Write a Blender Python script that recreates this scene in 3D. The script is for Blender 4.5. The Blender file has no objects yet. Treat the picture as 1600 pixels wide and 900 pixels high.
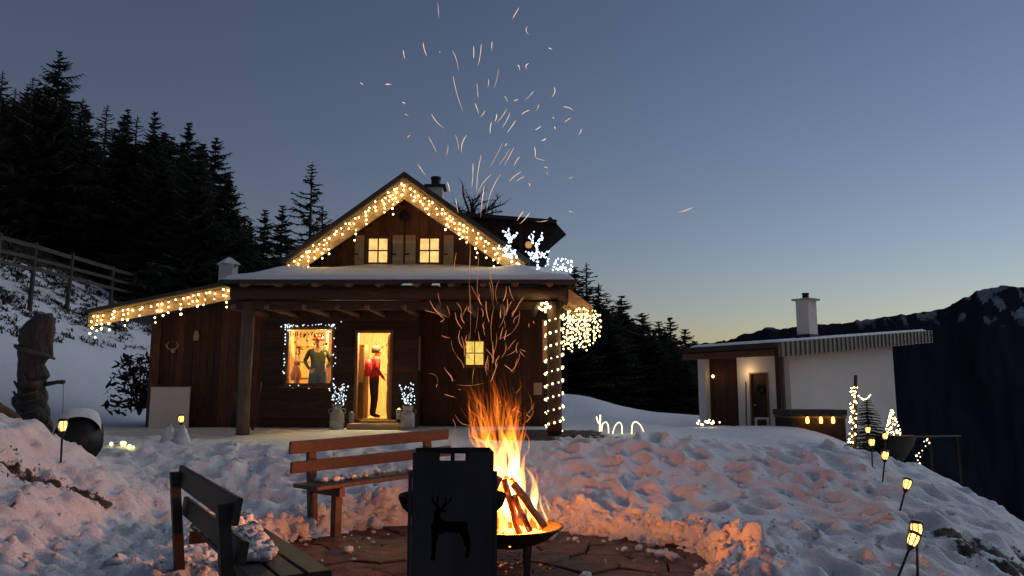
import bpy, bmesh, math, random
import numpy as np
from mathutils import Matrix, Vector, Euler
from mathutils.geometry import tessellate_polygon

# ------------------------------------------------------------------ camera, sky, exposure
SC = bpy.context.scene
COL = SC.collection
FPX, PITCH, EYE = 1200.0, math.radians(8.0), 1.5
cam_data = bpy.data.cameras.new('camera')
cam_data.sensor_width = 36.0
cam_data.lens = 36.0 * FPX / 1600.0
cam_data.clip_start = 0.05
cam_data.clip_end = 30000.0
CAM = bpy.data.objects.new('camera', cam_data)
CAM.location = (0, 0, EYE)
CAM.rotation_euler = (math.radians(90) + PITCH, 0, 0)
COL.objects.link(CAM)
SC.camera = CAM

SUN_AZ = math.radians(60)          # glow of the set sun: to the right of the view axis
SUN_EL = math.radians(-2.0)
world = bpy.data.worlds.new('World')
SC.world = world
world.use_nodes = True
wn, wl = world.node_tree.nodes, world.node_tree.links
wn.clear()
w_out = wn.new('ShaderNodeOutputWorld')
w_bg = wn.new('ShaderNodeBackground')
w_sky = wn.new('ShaderNodeTexSky')
w_sky.sky_type = 'NISHITA'
w_sky.sun_disc = False
w_sky.sun_elevation = SUN_EL
w_sky.sun_rotation = SUN_AZ
w_sky.altitude = 1500
w_sky.air_density = 1.0
w_sky.dust_density = 1.5
w_sky.ozone_density = 1.55
w_bg.inputs['Strength'].default_value = 0.15
wl.new(w_sky.outputs['Color'], w_bg.inputs['Color'])
wl.new(w_bg.outputs['Background'], w_out.inputs['Surface'])

snow_fill_data = bpy.data.lights.new('snow_fill', 'SUN')
snow_fill_data.energy = 0.12
snow_fill_data.angle = math.radians(70)      # added cool fill to brighten the snow, no hard shadows
snow_fill_data.color = (0.88, 0.94, 1.0)
snow_fill = bpy.data.objects.new('snow_fill', snow_fill_data)
COL.objects.link(snow_fill)
_sd = Vector((math.sin(SUN_AZ) * math.cos(0.5), math.cos(SUN_AZ) * math.cos(0.5), math.sin(0.5)))
snow_fill.rotation_euler = _sd.to_track_quat('Z', 'Y').to_euler()

SC.view_settings.view_transform = 'Standard'
SC.view_settings.look = 'None'
SC.view_settings.exposure = 2.75            # a long dusk exposure
KX = 2.0 ** -2.75                            # lamp strengths below are given for exposure 0
SC.view_settings.gamma = 1.0
SC.view_settings.use_curve_mapping = False
SC.render.engine = 'CYCLES'
SC.cycles.use_denoising = True
SC.cycles.max_bounces = 8
SC.cycles.diffuse_bounces = 3
SC.cycles.glossy_bounces = 3
SC.cycles.transmission_bounces = 4
SC.cycles.transparent_max_bounces = 12
SC.cycles.volume_bounces = 0
SC.cycles.sample_clamp_indirect = 4.0
SC.cycles.caustics_reflective = False
SC.cycles.caustics_refractive = False

# ------------------------------------------------------------------ helpers
rng = random.Random(7)
CP, SP = math.cos(PITCH), math.sin(PITCH)


def P(x, y, d):
    """Photo pixel (1600x900) at distance d in front of the camera -> world point."""
    u, v = (x - 800.0) / FPX, (450.0 - y) / FPX
    k = d / (CP - v * SP)
    return Vector((u * k, d, EYE + (SP + v * CP) * k))


def hash2(ix, iy, seed):
    n = (ix.astype(np.int64) * 374761393 + iy.astype(np.int64) * 668265263 + seed * 974711) & 0x7fffffff
    n = ((n ^ (n >> 13)) * 1274126177) & 0x7fffffff
    n = (n ^ (n >> 16)) & 0xffff
    return n / 65535.0


def vnoise(x, y, seed=0):
    xi, yi = np.floor(x), np.floor(y)
    fx, fy = x - xi, y - yi
    fx = fx * fx * fx * (fx * (fx * 6 - 15) + 10)
    fy = fy * fy * fy * (fy * (fy * 6 - 15) + 10)
    a, b = hash2(xi, yi, seed), hash2(xi + 1, yi, seed)
    c, d = hash2(xi, yi + 1, seed), hash2(xi + 1, yi + 1, seed)
    return (a + (b - a) * fx) * (1 - fy) + (c + (d - c) * fx) * fy


def fbm(x, y, octaves=4, seed=0, gain=0.5):
    s = np.zeros_like(x, dtype=float)
    amp, tot = 1.0, 0.0
    c, sn = math.cos(0.6), math.sin(0.6)
    for o in range(octaves):
        s += amp * vnoise(x, y, seed + o * 17)
        tot += amp
        amp *= gain
        x, y = (c * x - sn * y) * 2.03 + 11.3, (sn * x + c * y) * 2.03 - 5.7
    return s / tot


def sstep(a, b, x):
    t = np.clip((x - a) / (b - a), 0, 1)
    return t * t * (3 - 2 * t)


class MB:
    """Collects faces; build() links them as one mesh object."""

    def __init__(self):
        self.v, self.f, self.mi, self.cur = [], [], [], 0

    def add(self, verts, faces):
        n = len(self.v)
        self.v.extend([tuple(p) for p in verts])
        for f in faces:
            self.f.append(tuple(i + n for i in f))
            self.mi.append(self.cur)
        return self

    def hexa(self, c8):
        return self.add(c8, [(3, 2, 1, 0), (4, 5, 6, 7), (0, 1, 5, 4), (1, 2, 6, 5), (2, 3, 7, 6), (3, 0, 4, 7)])

    def box(self, a, b):
        x0, y0, z0 = [min(a[i], b[i]) for i in range(3)]
        x1, y1, z1 = [max(a[i], b[i]) for i in range(3)]
        return self.hexa([(x0, y0, z0), (x1, y0, z0), (x1, y1, z0), (x0, y1, z0),
                          (x0, y0, z1), (x1, y0, z1), (x1, y1, z1), (x0, y1, z1)])

    def bar(self, p0, p1, w, h, up=(0, 0, 1)):
        p0, p1 = Vector(p0), Vector(p1)
        d = (p1 - p0).normalized()
        s = d.cross(Vector(up))
        if s.length < 1e-4:
            s = d.cross(Vector((1, 0, 0)))
        s.normalize()
        t = s.cross(d).normalized()
        s, t = s * (w / 2), t * (h / 2)
        return self.hexa([p0 - s - t, p0 + s - t, p1 + s - t, p1 - s - t,
                          p0 - s + t, p0 + s + t, p1 + s + t, p1 - s + t])

    def tube(self, pts, rad, n=8, cap=True, flat=1.0):
        pts = [Vector(p) for p in pts]
        if not hasattr(rad, '__len__'):
            rad = [rad] * len(pts)
        rings, prev = [], None
        for i, p in enumerate(pts):
            d = (pts[min(i + 1, len(pts) - 1)] - pts[max(i - 1, 0)])
            d = d.normalized() if d.length > 1e-9 else Vector((0, 0, 1))
            if prev is None:
                s = d.cross(Vector((0, 0, 1)))
                if s.length < 1e-3:
                    s = d.cross(Vector((0, 1, 0)))
            else:
                s = prev - d * prev.dot(d)
            s.normalize()
            prev = s
            t = d.cross(s)
            rings.append([p + (s * math.cos(a) + t * math.sin(a) * flat) * rad[i]
                          for a in [2 * math.pi * k / n for k in range(n)]])
        vs = [q for r in rings for q in r]
        fs = []
        for i in range(len(pts) - 1):
            for k in range(n):
                k2 = (k + 1) % n
                fs.append((i * n + k, i * n + k2, (i + 1) * n + k2, (i + 1) * n + k))
        if cap:
            fs.append(tuple(reversed(range(n))))
            fs.append(tuple((len(pts) - 1) * n + k for k in range(n)))
        return self.add(vs, fs)

    def lathe(self, prof, c=(0, 0, 0), n=20, sx=1.0, sy=1.0):
        vs, fs = [], []
        for r, z in prof:
            for k in range(n):
                a = 2 * math.pi * k / n
                vs.append((c[0] + r * sx * math.cos(a), c[1] + r * sy * math.sin(a), c[2] + z))
        for i in range(len(prof) - 1):
            for k in range(n):
                k2 = (k + 1) % n
                fs.append((i * n + k, i * n + k2, (i + 1) * n + k2, (i + 1) * n + k))
        if prof[0][0] > 1e-6:
            fs.append(tuple(reversed(range(n))))
        if prof[-1][0] > 1e-6:
            fs.append(tuple((len(prof) - 1) * n + k for k in range(n)))
        return self.add(vs, fs)

    def prism(self, poly, fn, t0, t1):
        """poly: 2-D outline; fn(a, b, t) -> world point; extruded from t0 to t1."""
        n = len(poly)
        vs = [fn(a, b, t0) for a, b in poly] + [fn(a, b, t1) for a, b in poly]
        fs = [tuple(range(n))[::-1], tuple(range(n, 2 * n))]
        fs += [(k, (k + 1) % n, n + (k + 1) % n, n + k) for k in range(n)]
        return self.add(vs, fs)

    def mesh(self, name, mats, smooth=False):
        me = bpy.data.meshes.new(name)
        me.from_pydata(self.v, [], self.f)
        for m in (mats if isinstance(mats, (list, tuple)) else [mats]):
            me.materials.append(m)
        if any(self.mi):
            me.polygons.foreach_set('material_index', self.mi)
        if smooth:
            me.polygons.foreach_set('use_smooth', [True] * len(me.polygons))
        me.update()
        return me


WM = {}                                   # world matrix of every object built


def put(name, data, parent=None, loc=(0, 0, 0), rot=(0, 0, 0), scale=(1, 1, 1), mat=None):
    o = bpy.data.objects.new(name, data)
    m = mat if mat is not None else Matrix.LocRotScale(Vector(loc), Euler(rot), Vector(scale))
    o.matrix_basis = m
    WM[o] = m
    if parent is not None:
        o.parent = parent
        o.matrix_parent_inverse = WM[parent].inverted()
    COL.objects.link(o)
    return o


def part(name, mb, mats, parent=None, smooth=False):
    return put(name, mb.mesh(name, mats, smooth), parent)


def tag(o, label=None, cat=None, group=None, kind=None):
    if label:
        o['label'] = label
    if cat:
        o['category'] = cat
    if group:
        o['group'] = group
    if kind:
        o['kind'] = kind
    return o


def thing(name, label, cat, loc=(0, 0, 0), group=None, rotz=0.0):
    o = put(name, None, None, loc, (0, 0, rotz))
    o.empty_display_size = 0.1
    return tag(o, label, cat, group)


def clone(root, mat, label=None, group=None):
    """Copy of a thing with its parts and sub-parts, placed by the matrix mat."""
    inv = WM[root].inverted()

    def rec(o, parent):
        c = o.copy()
        m = mat @ inv @ WM[o]
        WM[c] = m
        c.matrix_basis = m
        if parent is not None:
            c.parent = parent
            c.matrix_parent_inverse = WM[parent].inverted()
        COL.objects.link(c)
        for ch in KIDS.get(o, ()):
            rec(ch, c)
        return c
    r = rec(root, None)
    if label:
        r['label'] = label
    if group:
        r['group'] = group
    return r


KIDS = {}


def remember(root):
    for o in list(WM):
        if o.parent is not None:
            KIDS.setdefault(o.parent, [])
            if o not in KIDS[o.parent]:
                KIDS[o.parent].append(o)


# ------------------------------------------------------------------ materials
def M(name, col, rough=0.75, var=0.3, scale=6.0, stretch=(1, 1, 1), bump=0.25, metal=0.0, rnd=0.2, spec=0.35, detail=6.0, bdist=0.01):
    m = bpy.data.materials.new(name)
    m.use_nodes = True
    nt = m.node_tree
    n, l = nt.nodes, nt.links
    b = n['Principled BSDF']
    b.inputs['Roughness'].default_value = rough
    b.inputs['Metallic'].default_value = metal
    b.inputs['Specular IOR Level'].default_value = spec
    geo = n.new('ShaderNodeNewGeometry')
    oi = n.new('ShaderNodeObjectInfo')
    mp = n.new('ShaderNodeVectorMath')
    mp.operation = 'MULTIPLY'
    mp.inputs[1].default_value = stretch
    ad = n.new('ShaderNodeVectorMath')
    ad.operation = 'MULTIPLY_ADD'
    ad.inputs[1].default_value = (37, 53, 71)
    l.new(geo.outputs['Position'], mp.inputs[0])
    cmb = n.new('ShaderNodeCombineXYZ')
    for k in range(3):
        l.new(oi.outputs['Random'], cmb.inputs[k])
    l.new(cmb.outputs[0], ad.inputs[0])
    l.new(mp.outputs[0], ad.inputs[2])
    nz = n.new('ShaderNodeTexNoise')
    nz.inputs['Scale'].default_value = scale
    nz.inputs['Detail'].default_value = detail
    nz.inputs['Roughness'].default_value = 0.62
    l.new(ad.outputs[0], nz.inputs['Vector'])
    rp = n.new('ShaderNodeMapRange')
    rp.inputs['From Min'].default_value = 0.25
    rp.inputs['From Max'].default_value = 0.75
    rp.inputs['To Min'].default_value = 1 - var
    rp.inputs['To Max'].default_value = 1 + var
    l.new(nz.outputs['Fac'], rp.inputs['Value'])
    r2 = n.new('ShaderNodeMapRange')
    r2.inputs['To Min'].default_value = 1 - rnd
    r2.inputs['To Max'].default_value = 1 + rnd
    l.new(oi.outputs['Random'], r2.inputs['Value'])
    mu = n.new('ShaderNodeMath')
    mu.operation = 'MULTIPLY'
    l.new(rp.outputs[0], mu.inputs[0])
    l.new(r2.outputs[0], mu.inputs[1])
    vm = n.new('ShaderNodeVectorMath')
    vm.operation = 'SCALE'
    vm.inputs[0].default_value = col
    l.new(mu.outputs[0], vm.inputs['Scale'])
    l.new(vm.outputs[0], b.inputs['Base Color'])
    if bump:
        bp = n.new('ShaderNodeBump')
        bp.inputs['Strength'].default_value = bump
        bp.inputs['Distance'].default_value = bdist
        l.new(nz.outputs['Fac'], bp.inputs['Height'])
        l.new(bp.outputs[0], b.inputs['Normal'])
    return m


def EM(name, col, strength, var=0.0, scale=8.0):
    m = bpy.data.materials.new(name)
    m.use_nodes = True
    n, l = m.node_tree.nodes, m.node_tree.links
    n.clear()
    o = n.new('ShaderNodeOutputMaterial')
    e = n.new('ShaderNodeEmission')
    e.inputs['Color'].default_value = (*col, 1)
    strength *= KX
    e.inputs['Strength'].default_value = strength
    if var:
        g = n.new('ShaderNodeNewGeometry')
        nz = n.new('ShaderNodeTexNoise')
        nz.inputs['Scale'].default_value = scale
        l.new(g.outputs['Position'], nz.inputs['Vector'])
        r = n.new('ShaderNodeMapRange')
        r.inputs['From Min'].default_value = 0.3
        r.inputs['From Max'].default_value = 0.7
        r.inputs['To Min'].default_value = strength * (1 - var)
        r.inputs['To Max'].default_value = strength * (1 + var)
        l.new(nz.outputs['Fac'], r.inputs['Value'])
        l.new(r.outputs[0], e.inputs['Strength'])
    l.new(e.outputs[0], o.inputs['Surface'])
    return m


def glass_mat():
    m = bpy.data.materials.new('window_glass')
    m.use_nodes = True
    n, l = m.node_tree.nodes, m.node_tree.links
    n.clear()
    o = n.new('ShaderNodeOutputMaterial')
    t = n.new('ShaderNodeBsdfTransparent')
    g = n.new('ShaderNodeBsdfGlossy')
    g.inputs['Roughness'].default_value = 0.03
    x = n.new('ShaderNodeMixShader')
    x.inputs[0].default_value = 0.06
    l.new(t.outputs[0], x.inputs[1])
    l.new(g.outputs[0], x.inputs[2])
    l.new(x.outputs[0], o.inputs['Surface'])
    return m


HG = (1.4, 9, 9)      # grain along x
VG = (9, 9, 1.2)      # grain along z
MAT = dict(
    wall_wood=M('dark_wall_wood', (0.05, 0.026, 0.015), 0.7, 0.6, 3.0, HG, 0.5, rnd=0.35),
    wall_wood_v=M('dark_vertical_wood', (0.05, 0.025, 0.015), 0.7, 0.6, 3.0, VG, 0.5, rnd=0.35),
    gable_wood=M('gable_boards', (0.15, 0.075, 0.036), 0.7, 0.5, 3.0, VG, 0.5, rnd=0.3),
    shed_wood=M('shed_boards', (0.085, 0.034, 0.018), 0.7, 0.55, 3.0, VG, 0.5, rnd=0.35),
    beam=M('dark_beam_timber', (0.06, 0.038, 0.026), 0.75, 0.5, 3.0, HG, 0.6),
    post=M('grey_weathered_post', (0.17, 0.125, 0.09), 0.8, 0.45, 3.0, VG, 0.6),
    barge=M('pale_fascia_timber', (0.42, 0.28, 0.14), 0.65, 0.3, 3.0, HG, 0.4),
    tin=M('dark_tin_roofing', (0.035, 0.034, 0.035), 0.6, 0.3, 4.0, (1, 1, 1), 0.2),
    shutter=M('pale_shutter_wood', (0.45, 0.36, 0.24), 0.7, 0.2, 3.0, VG, 0.3),
    frame=M('brown_frame_wood', (0.2, 0.1, 0.045), 0.6, 0.3, 3.0, VG, 0.3),
    inner=M('warm_interior_pine', (0.66, 0.44, 0.19), 0.6, 0.25, 2.0, VG, 0.3),
    plaster=M('white_plaster', (0.86, 0.83, 0.77), 0.85, 0.07, 0.8, (1, 1, 1), 0.2),
    chimney=M('chimney_render', (0.62, 0.58, 0.53), 0.85, 0.12, 5.0, (1, 1, 1), 0.2),
    black=M('black_steel', (0.015, 0.015, 0.017), 0.55, 0.7, 5.0, (1, 1, 0.35), 0.25, metal=0.0, rnd=0.0),
    iron=M('rusty_bowl_steel', (0.05, 0.032, 0.024), 0.6, 0.5, 7.0, (1, 1, 1), 0.3, metal=0.5),
    cable=M('dark_cable', (0.03, 0.03, 0.025), 0.6, 0.1, bump=0),
    palecable=M('clear_cable', (0.5, 0.45, 0.35), 0.4, 0.1, bump=0),
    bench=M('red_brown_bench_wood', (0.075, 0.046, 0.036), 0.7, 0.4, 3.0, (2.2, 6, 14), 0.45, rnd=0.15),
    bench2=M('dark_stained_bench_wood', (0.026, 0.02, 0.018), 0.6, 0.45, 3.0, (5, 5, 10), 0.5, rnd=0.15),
    stone=M('pit_flagstone', (0.12, 0.048, 0.027), 0.8, 0.8, 5.0, (1, 1, 1), 1.0, rnd=0.15, bdist=0.05),
    bark=M('tree_bark', (0.05, 0.038, 0.03), 0.9, 0.4, 5.0, (1, 1, 0.3), 0.5),
    needle=M('spruce_needles', (0.026, 0.034, 0.024), 0.8, 0.4, 1.2, (1, 1, 1), 0, rnd=0.3),
    larch=M('bare_larch_twigs', (0.05, 0.042, 0.035), 0.9, 0.3, 1.2, (1, 1, 1), 0, rnd=0.2),
    statue=M('weathered_carved_wood', (0.05, 0.046, 0.04), 0.8, 0.5, 4.0, (3, 3, 0.8), 0.8, bdist=0.02),
    barrel=M('wet_black_barrel', (0.014, 0.012, 0.011), 0.4, 0.4, 5.0, (1, 1, 1), 0.2),
    fence=M('grey_fence_wood', (0.05, 0.043, 0.037), 0.85, 0.4, 3.0, (1, 1, 1), 0.4),
    zinc=M('galvanised_can', (0.36, 0.37, 0.36), 0.5, 0.3, 7.0, (1, 1, 1), 0.2, metal=0.4),
    rock=M('dark_rock', (0.07, 0.062, 0.056), 0.9, 0.5, 2.0, (1, 1, 1), 0.8, bdist=0.04),
    grass=M('dead_grass', (0.075, 0.056, 0.032), 0.9, 0.4, 3.0, bump=0),
    bush=M('dark_bush', (0.02, 0.02, 0.013), 0.9, 0.4, 3.0, bump=0),
    plastic=M('black_lantern_plastic', (0.015, 0.015, 0.015), 0.4, 0.2, bump=0),
    warm=EM('warm_bulb', (1.0, 0.68, 0.24), 22.0),
    cool=EM('cool_white_bulb', (0.7, 0.87, 1.0), 3.2),
    lamp=EM('lantern_glow', (1.0, 0.50, 0.11), 4.5, 0.5, 25.0),
    pane=EM('lit_window_pane', (1.0, 0.60, 0.20), 1.15, 0.22, 7.0),
    pane2=EM('bright_yellow_pane', (1.0, 0.68, 0.13), 0.95, 0.2, 9.0),
    soot=M('sooty_steel', (0.006, 0.006, 0.006), 0.9, 0.3, 9.0, bump=0, spec=0.03),
    glass=glass_mat(),
)


def snow_mat(name, dirt=True):
    m = bpy.data.materials.new(name)
    m.use_nodes = True
    n, l = m.node_tree.nodes, m.node_tree.links
    b = n['Principled BSDF']
    g = n.new('ShaderNodeNewGeometry')

    def noise(scale, detail=5.0, rough=0.6):
        z = n.new('ShaderNodeTexNoise')
        z.inputs['Scale'].default_value = scale
        z.inputs['Detail'].default_value = detail
        z.inputs['Roughness'].default_value = rough
        l.new(g.outputs['Position'], z.inputs['Vector'])
        return z
    na, nb_, nc = noise(7.0, 7.0), noise(34.0, 8.0, 0.78), noise(1.6, 4.0)
    mixc = n.new('ShaderNodeMix')
    mixc.data_type = 'RGBA'
    mixc.inputs['A'].default_value = (0.78, 0.80, 0.84, 1)
    mixc.inputs['B'].default_value = (0.93, 0.93, 0.94, 1)
    l.new(na.outputs['Fac'], mixc.inputs['Factor'])
    col = mixc.outputs['Result']
    hsum = n.new('ShaderNodeMath')
    hsum.operation = 'MULTIPLY_ADD'
    hsum.inputs[1].default_value = 0.7
    l.new(nb_.outputs['Fac'], hsum.inputs[0])
    l.new(na.outputs['Fac'], hsum.inputs[2])
    if dirt:
        at = n.new('ShaderNodeAttribute')
        at.attribute_name = 'bare'
        s1 = n.new('ShaderNodeMath')
        s1.operation = 'ADD'
        l.new(at.outputs['Fac'], s1.inputs[0])
        mr = n.new('ShaderNodeMapRange')
        mr.inputs['From Min'].default_value = 0.3
        mr.inputs['From Max'].default_value = 0.7
        mr.inputs['To Min'].default_value = -0.32
        mr.inputs['To Max'].default_value = 0.32
        l.new(na.outputs['Fac'], mr.inputs['Value'])
        l.new(mr.outputs[0], s1.inputs[1])
        th = n.new('ShaderNodeMapRange')
        th.interpolation_type = 'SMOOTHSTEP'
        th.inputs['From Min'].default_value = 0.42
        th.inputs['From Max'].default_value = 0.58
        l.new(s1.outputs[0], th.inputs['Value'])
        soil = n.new('ShaderNodeMix')
        soil.data_type = 'RGBA'
        soil.inputs['A'].default_value = (0.022, 0.016, 0.011, 1)
        soil.inputs['B'].default_value = (0.075, 0.052, 0.03, 1)
        l.new(nb_.outputs['Fac'], soil.inputs['Factor'])
        mx = n.new('ShaderNodeMix')
        mx.data_type = 'RGBA'
        l.new(th.outputs[0], mx.inputs['Factor'])
        l.new(col, mx.inputs['A'])
        l.new(soil.outputs['Result'], mx.inputs['B'])
        col = mx.outputs['Result']
    l.new(col, b.inputs['Base Color'])
    b.inputs['Roughness'].default_value = 0.65
    b.inputs['Specular IOR Level'].default_value = 0.25
    bp = n.new('ShaderNodeBump')
    bp.inputs['Strength'].default_value = 0.95
    bp.inputs['Distance'].default_value = 0.05
    l.new(hsum.outputs[0], bp.inputs['Height'])
    l.new(bp.outputs[0], b.inputs['Normal'])
    return m


MAT['ground'] = snow_mat('snow_over_soil')
MAT['snow'] = snow_mat('clean_snow', False)
UNIT_BOX = {}


def unit_box(mat):
    if mat.name not in UNIT_BOX:
        UNIT_BOX[mat.name] = MB().box((-.5, -.5, -.5), (.5, .5, .5)).mesh('board', mat)
    return UNIT_BOX[mat.name]


def board(name, parent, a, b, mat, jit=0.0):
    """Axis-aligned board between two corners, its mesh shared."""
    c = [(a[i] + b[i]) / 2 for i in range(3)]
    s = [abs(a[i] - b[i]) for i in range(3)]
    r = (rng.uniform(-jit, jit), 0, rng.uniform(-jit, jit) * 0.3)
    return put(name, unit_box(mat), parent, c, r, s)

# ------------------------------------------------------------------ terrain
PIT, PIT_R = (-0.45, 7.2), 2.15


def H0(x, y):
    """Ground height without the fine relief."""
    base = 0.64 * sstep(9.4, 13.0, y) + 0.12 * sstep(12.6, 17.0, y)
    toe = np.interp(y, [-40, 2, 5, 9, 11, 14, 16.5, 24, 60, 400], [-2.2, -2.6, -3.5, -4.6, -5.7, -7.6, -9.3, -10.5, -12, -30])
    k = np.interp(y, [3, 8, 12, 16], [0.22, 0.42, 0.5, 0.6])
    s = np.maximum(0, toe - x)
    rise = np.sqrt(s * s + 0.7) - math.sqrt(0.7)
    hill = k * np.minimum(rise, 11.5) + 0.34 * np.maximum(rise - 11.5, 0)
    hill = np.minimum(hill, 60 + 0.02 * hill)
    x0 = np.interp(y, [0, 6.5, 7.6, 9.6, 12, 14, 16, 20, 25, 32, 60], [2.4, 2.5, 2.8, 4.2, 4.9, 5.4, 5.7, 6.5, 8.6, 10.5, 14.0])
    t = np.maximum(0, x - x0)
    drop = np.where(t < 4.0, 0.11 * t * t, 0.11 * 16 + 0.88 * (t - 4.0))
    rear = 0.07 * sstep(27, 35, y) * np.clip(13.5 - x, -4, 14) * (1 - sstep(40, 90, y)) - 0.22 * np.maximum(0, y - 42) * sstep(-35, -6, x)
    lower = -0.35 * sstep(23, 27, y) * sstep(3, 7, x)
    # spur of the bank below the statue
    spur = np.interp(x, [-9, -5.67, -5.24, -4.92, -4.6, -4.36, -4.0, -3.5], [1.8, 1.12, .80, .56, .44, .34, .1, 0])
    spur = spur * sstep(4.6, 8.2, y) * (1 - 0.75 * sstep(9.0, 11.0, y)) * (1 - sstep(11, 14, y))
    hill = np.maximum(hill, spur)
    lower = lower - 0.2 * sstep(2.6, 5.0, x) * sstep(10.5, 14.0, y)
    z = base + hill - drop + rear + lower
    return np.maximum(z, -520.0 + 6 * np.sin(x * 0.004) + 6 * np.cos(y * 0.005))


def Hz(x, y):
    return float(H0(np.array([float(x)]), np.array([float(y)]))[0])


def pit_r(x, y):
    a = np.arctan2(y - PIT[1], x - PIT[0])
    return np.hypot(x - PIT[0], y - PIT[1]) - PIT_R * (1 + 0.06 * np.sin(3 * a + 1) + 0.04 * np.sin(7 * a) + 0.02 * np.sin(17 * a + 2))


def build_terrain():
    NX, NY = 800, 760
    # most columns inside 30 m, the rest stretched to the horizon
    sx = np.linspace(-math.asinh(30 / 2.6), math.asinh(30 / 2.6), NX - 120)
    xi = 2.6 * np.sinh(sx)
    far = np.geomspace(30.6, 7000, 60)
    xs = np.concatenate([-far[::-1], xi, far])
    ys = np.concatenate([np.linspace(-60, 1.6, 24), 1.8 * np.exp(np.linspace(0, math.log(45 / 1.8), NY - 94)), np.geomspace(46, 7000, 70)])
    X, Y = np.meshgrid(xs, ys)
    Z = H0(X, Y)
    near = 1 - sstep(30, 60, np.hypot(X, Y))
    # relief: trodden lumpy snow in the yard, smoother by the house and on the hillside
    house = sstep(12.6, 13.8, Y) * (1 - sstep(2.5, 5.5, X)) * (1 - sstep(24, 28, Y))
    rough = (1 - 0.8 * house) * near * (1 - 0.45 * sstep(10.5, 12.5, Y))
    hillm = sstep(0.5, 2.2, Z - 0.8) * (X < 0) * sstep(10.5, 13.5, Y)
    rough *= 1 - 0.55 * hillm
    rough *= 1 - 0.45 * sstep(0.3, 2.0, X) * sstep(0.5, 1.3, pit_r(X, Y))
    bil = np.abs(fbm(X * 1.1, Y * 1.1, 4, 3) - 0.5) * 2
    Z += rough * (0.10 * (fbm(X * 0.8, Y * 0.8, 3, 5) - 0.5) + 0.07 * bil + 0.06 * (fbm(X * 3.3, Y * 3.3, 4, 9) - 0.5) + 0.06 * (fbm(X * 8, Y * 8, 3, 21) - 0.5) + 0.06 * np.abs(fbm(X * 12, Y * 12, 2, 25) - 0.5)) - 0.03 * rough
    bumpy = sstep(0.5, 0.66, fbm(X * 0.7 + 4, Y * 0.7, 3, 31)) * (X < 1.5) + 1.0 * (1 - sstep(-4.5, -1.5, X))
    Z += rough * np.clip(bumpy, 0, 1) * 0.17 * (np.abs(fbm(X * 4.5, Y * 4.5, 4, 41, .6) - 0.5) * 2) * (1 - hillm)
    # footprints
    fr = random.Random(3)

    def dent(cx, cy, r, dep, ex=1.0):
        i0, i1 = np.searchsorted(ys, [cy - 3 * r * max(ex, 1), cy + 3 * r * max(ex, 1)])
        j0, j1 = np.searchsorted(xs, [cx - 3 * r, cx + 3 * r])
        if i1 <= i0 or j1 <= j0:
            return
        xx, yy = X[i0:i1, j0:j1] - cx, (Y[i0:i1, j0:j1] - cy) / ex
        q = (xx * xx + yy * yy) / (r * r)
        Z[i0:i1, j0:j1] += -dep * np.exp(-q) + 0.45 * dep * np.exp(-((np.sqrt(q) - 1.7) ** 2) * 3)
    for _ in range(460):
        cx, cy = fr.uniform(0.8, 7.5), fr.uniform(5.5, 14.5)
        dent(cx, cy, fr.uniform(0.09, 0.17), fr.uniform(0.04, 0.10), fr.uniform(0.8, 1.5))
    for _ in range(90):
        dent(fr.uniform(-4.5, -0.5), fr.uniform(9.5, 12.6), fr.uniform(0.1, 0.2), fr.uniform(0.04, 0.08))
    for k in range(26):                                    # a trodden track along the lanterns
        q = k / 25
        dent(4.3 + 1.3 * q + fr.uniform(-.25, .25), 7.0 + 8 * q, 0.2, 0.07, 1.4)
    # the round clearing with its rim of shovelled snow
    pr = pit_r(X, Y)
    inside = 1 - sstep(-0.10, 0.02, pr)
    rimn = fbm(X * 5, Y * 5, 4, 77)
    rim = np.exp(-((pr - 0.42) / 0.36) ** 2) * (0.03 + 0.38 * np.clip(rimn - 0.28, 0, 1) + 0.16 * np.abs(fbm(X * 11, Y * 11, 3, 79) - .5)) * sstep(0.0, 0.12, pr)
    side = 0.35 + 0.65 * sstep(6.0, 7.4, Y)
    Z = Z * (1 - inside) + inside * -0.055
    Z += rim * side + 0.06 * sstep(-0.02, 0.16, pr) * near
    # bare patches
    bare = np.zeros_like(Z)
    bare = np.maximum(bare, inside * 1.2)
    tuf = sstep(0.50, 0.60, fbm(X * 1.9, Y * 1.9, 4, 61)) * sstep(3.0, 4.4, Z) * hillm * 0.6
    bare = np.maximum(bare, tuf)
    forest = np.clip(sstep(6.4, 7.6, Z) * (X < -8) + sstep(34, 40, Y) * (X > -14) + sstep(2.5, 4.2, X - np.where(Y < 24, 1e6, 12.5)), 0, 1)
    forest = np.maximum(forest, 1 - sstep(-6.5, -3.0, Z))
    bare = np.maximum(bare, forest * 0.85)
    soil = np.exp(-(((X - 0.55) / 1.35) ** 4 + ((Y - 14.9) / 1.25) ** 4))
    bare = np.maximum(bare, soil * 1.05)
    # earthy edge of the bank below the statue
    bx = X - np.interp(Y, [6, 8, 9, 10, 11.5], [-5.4, -5.15, -4.95, -5.5, -6.9])
    lip = np.interp(X, [-6.2, -5.6, -5.2, -4.8, -4.4, -4.1], [7.9, 8.0, 8.05, 8.2, 8.35, 8.5])
    wob = 0.5 * (fbm(X * 2.2, Y * 2.2, 3, 15) - 0.5)
    bank = np.exp(-((Y - lip - wob) / 0.17) ** 2) * sstep(-6.6, -6.0, X) * (1 - sstep(-4.5, -4.15, X))
    bare = np.maximum(bare, bank * (0.25 + 0.95 * fbm(X * 1.9, Y * 1.9, 3, 71)))
    scab = sstep(0.60, 0.68, fbm(X * 2.4, Y * 4.5, 3, 73)) * (1 - sstep(-4.8, -4.2, X)) * sstep(5.0, 6.5, Y) * (1 - sstep(8.0, 8.6, Y))
    bare = np.maximum(bare, scab * 0.6)
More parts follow.
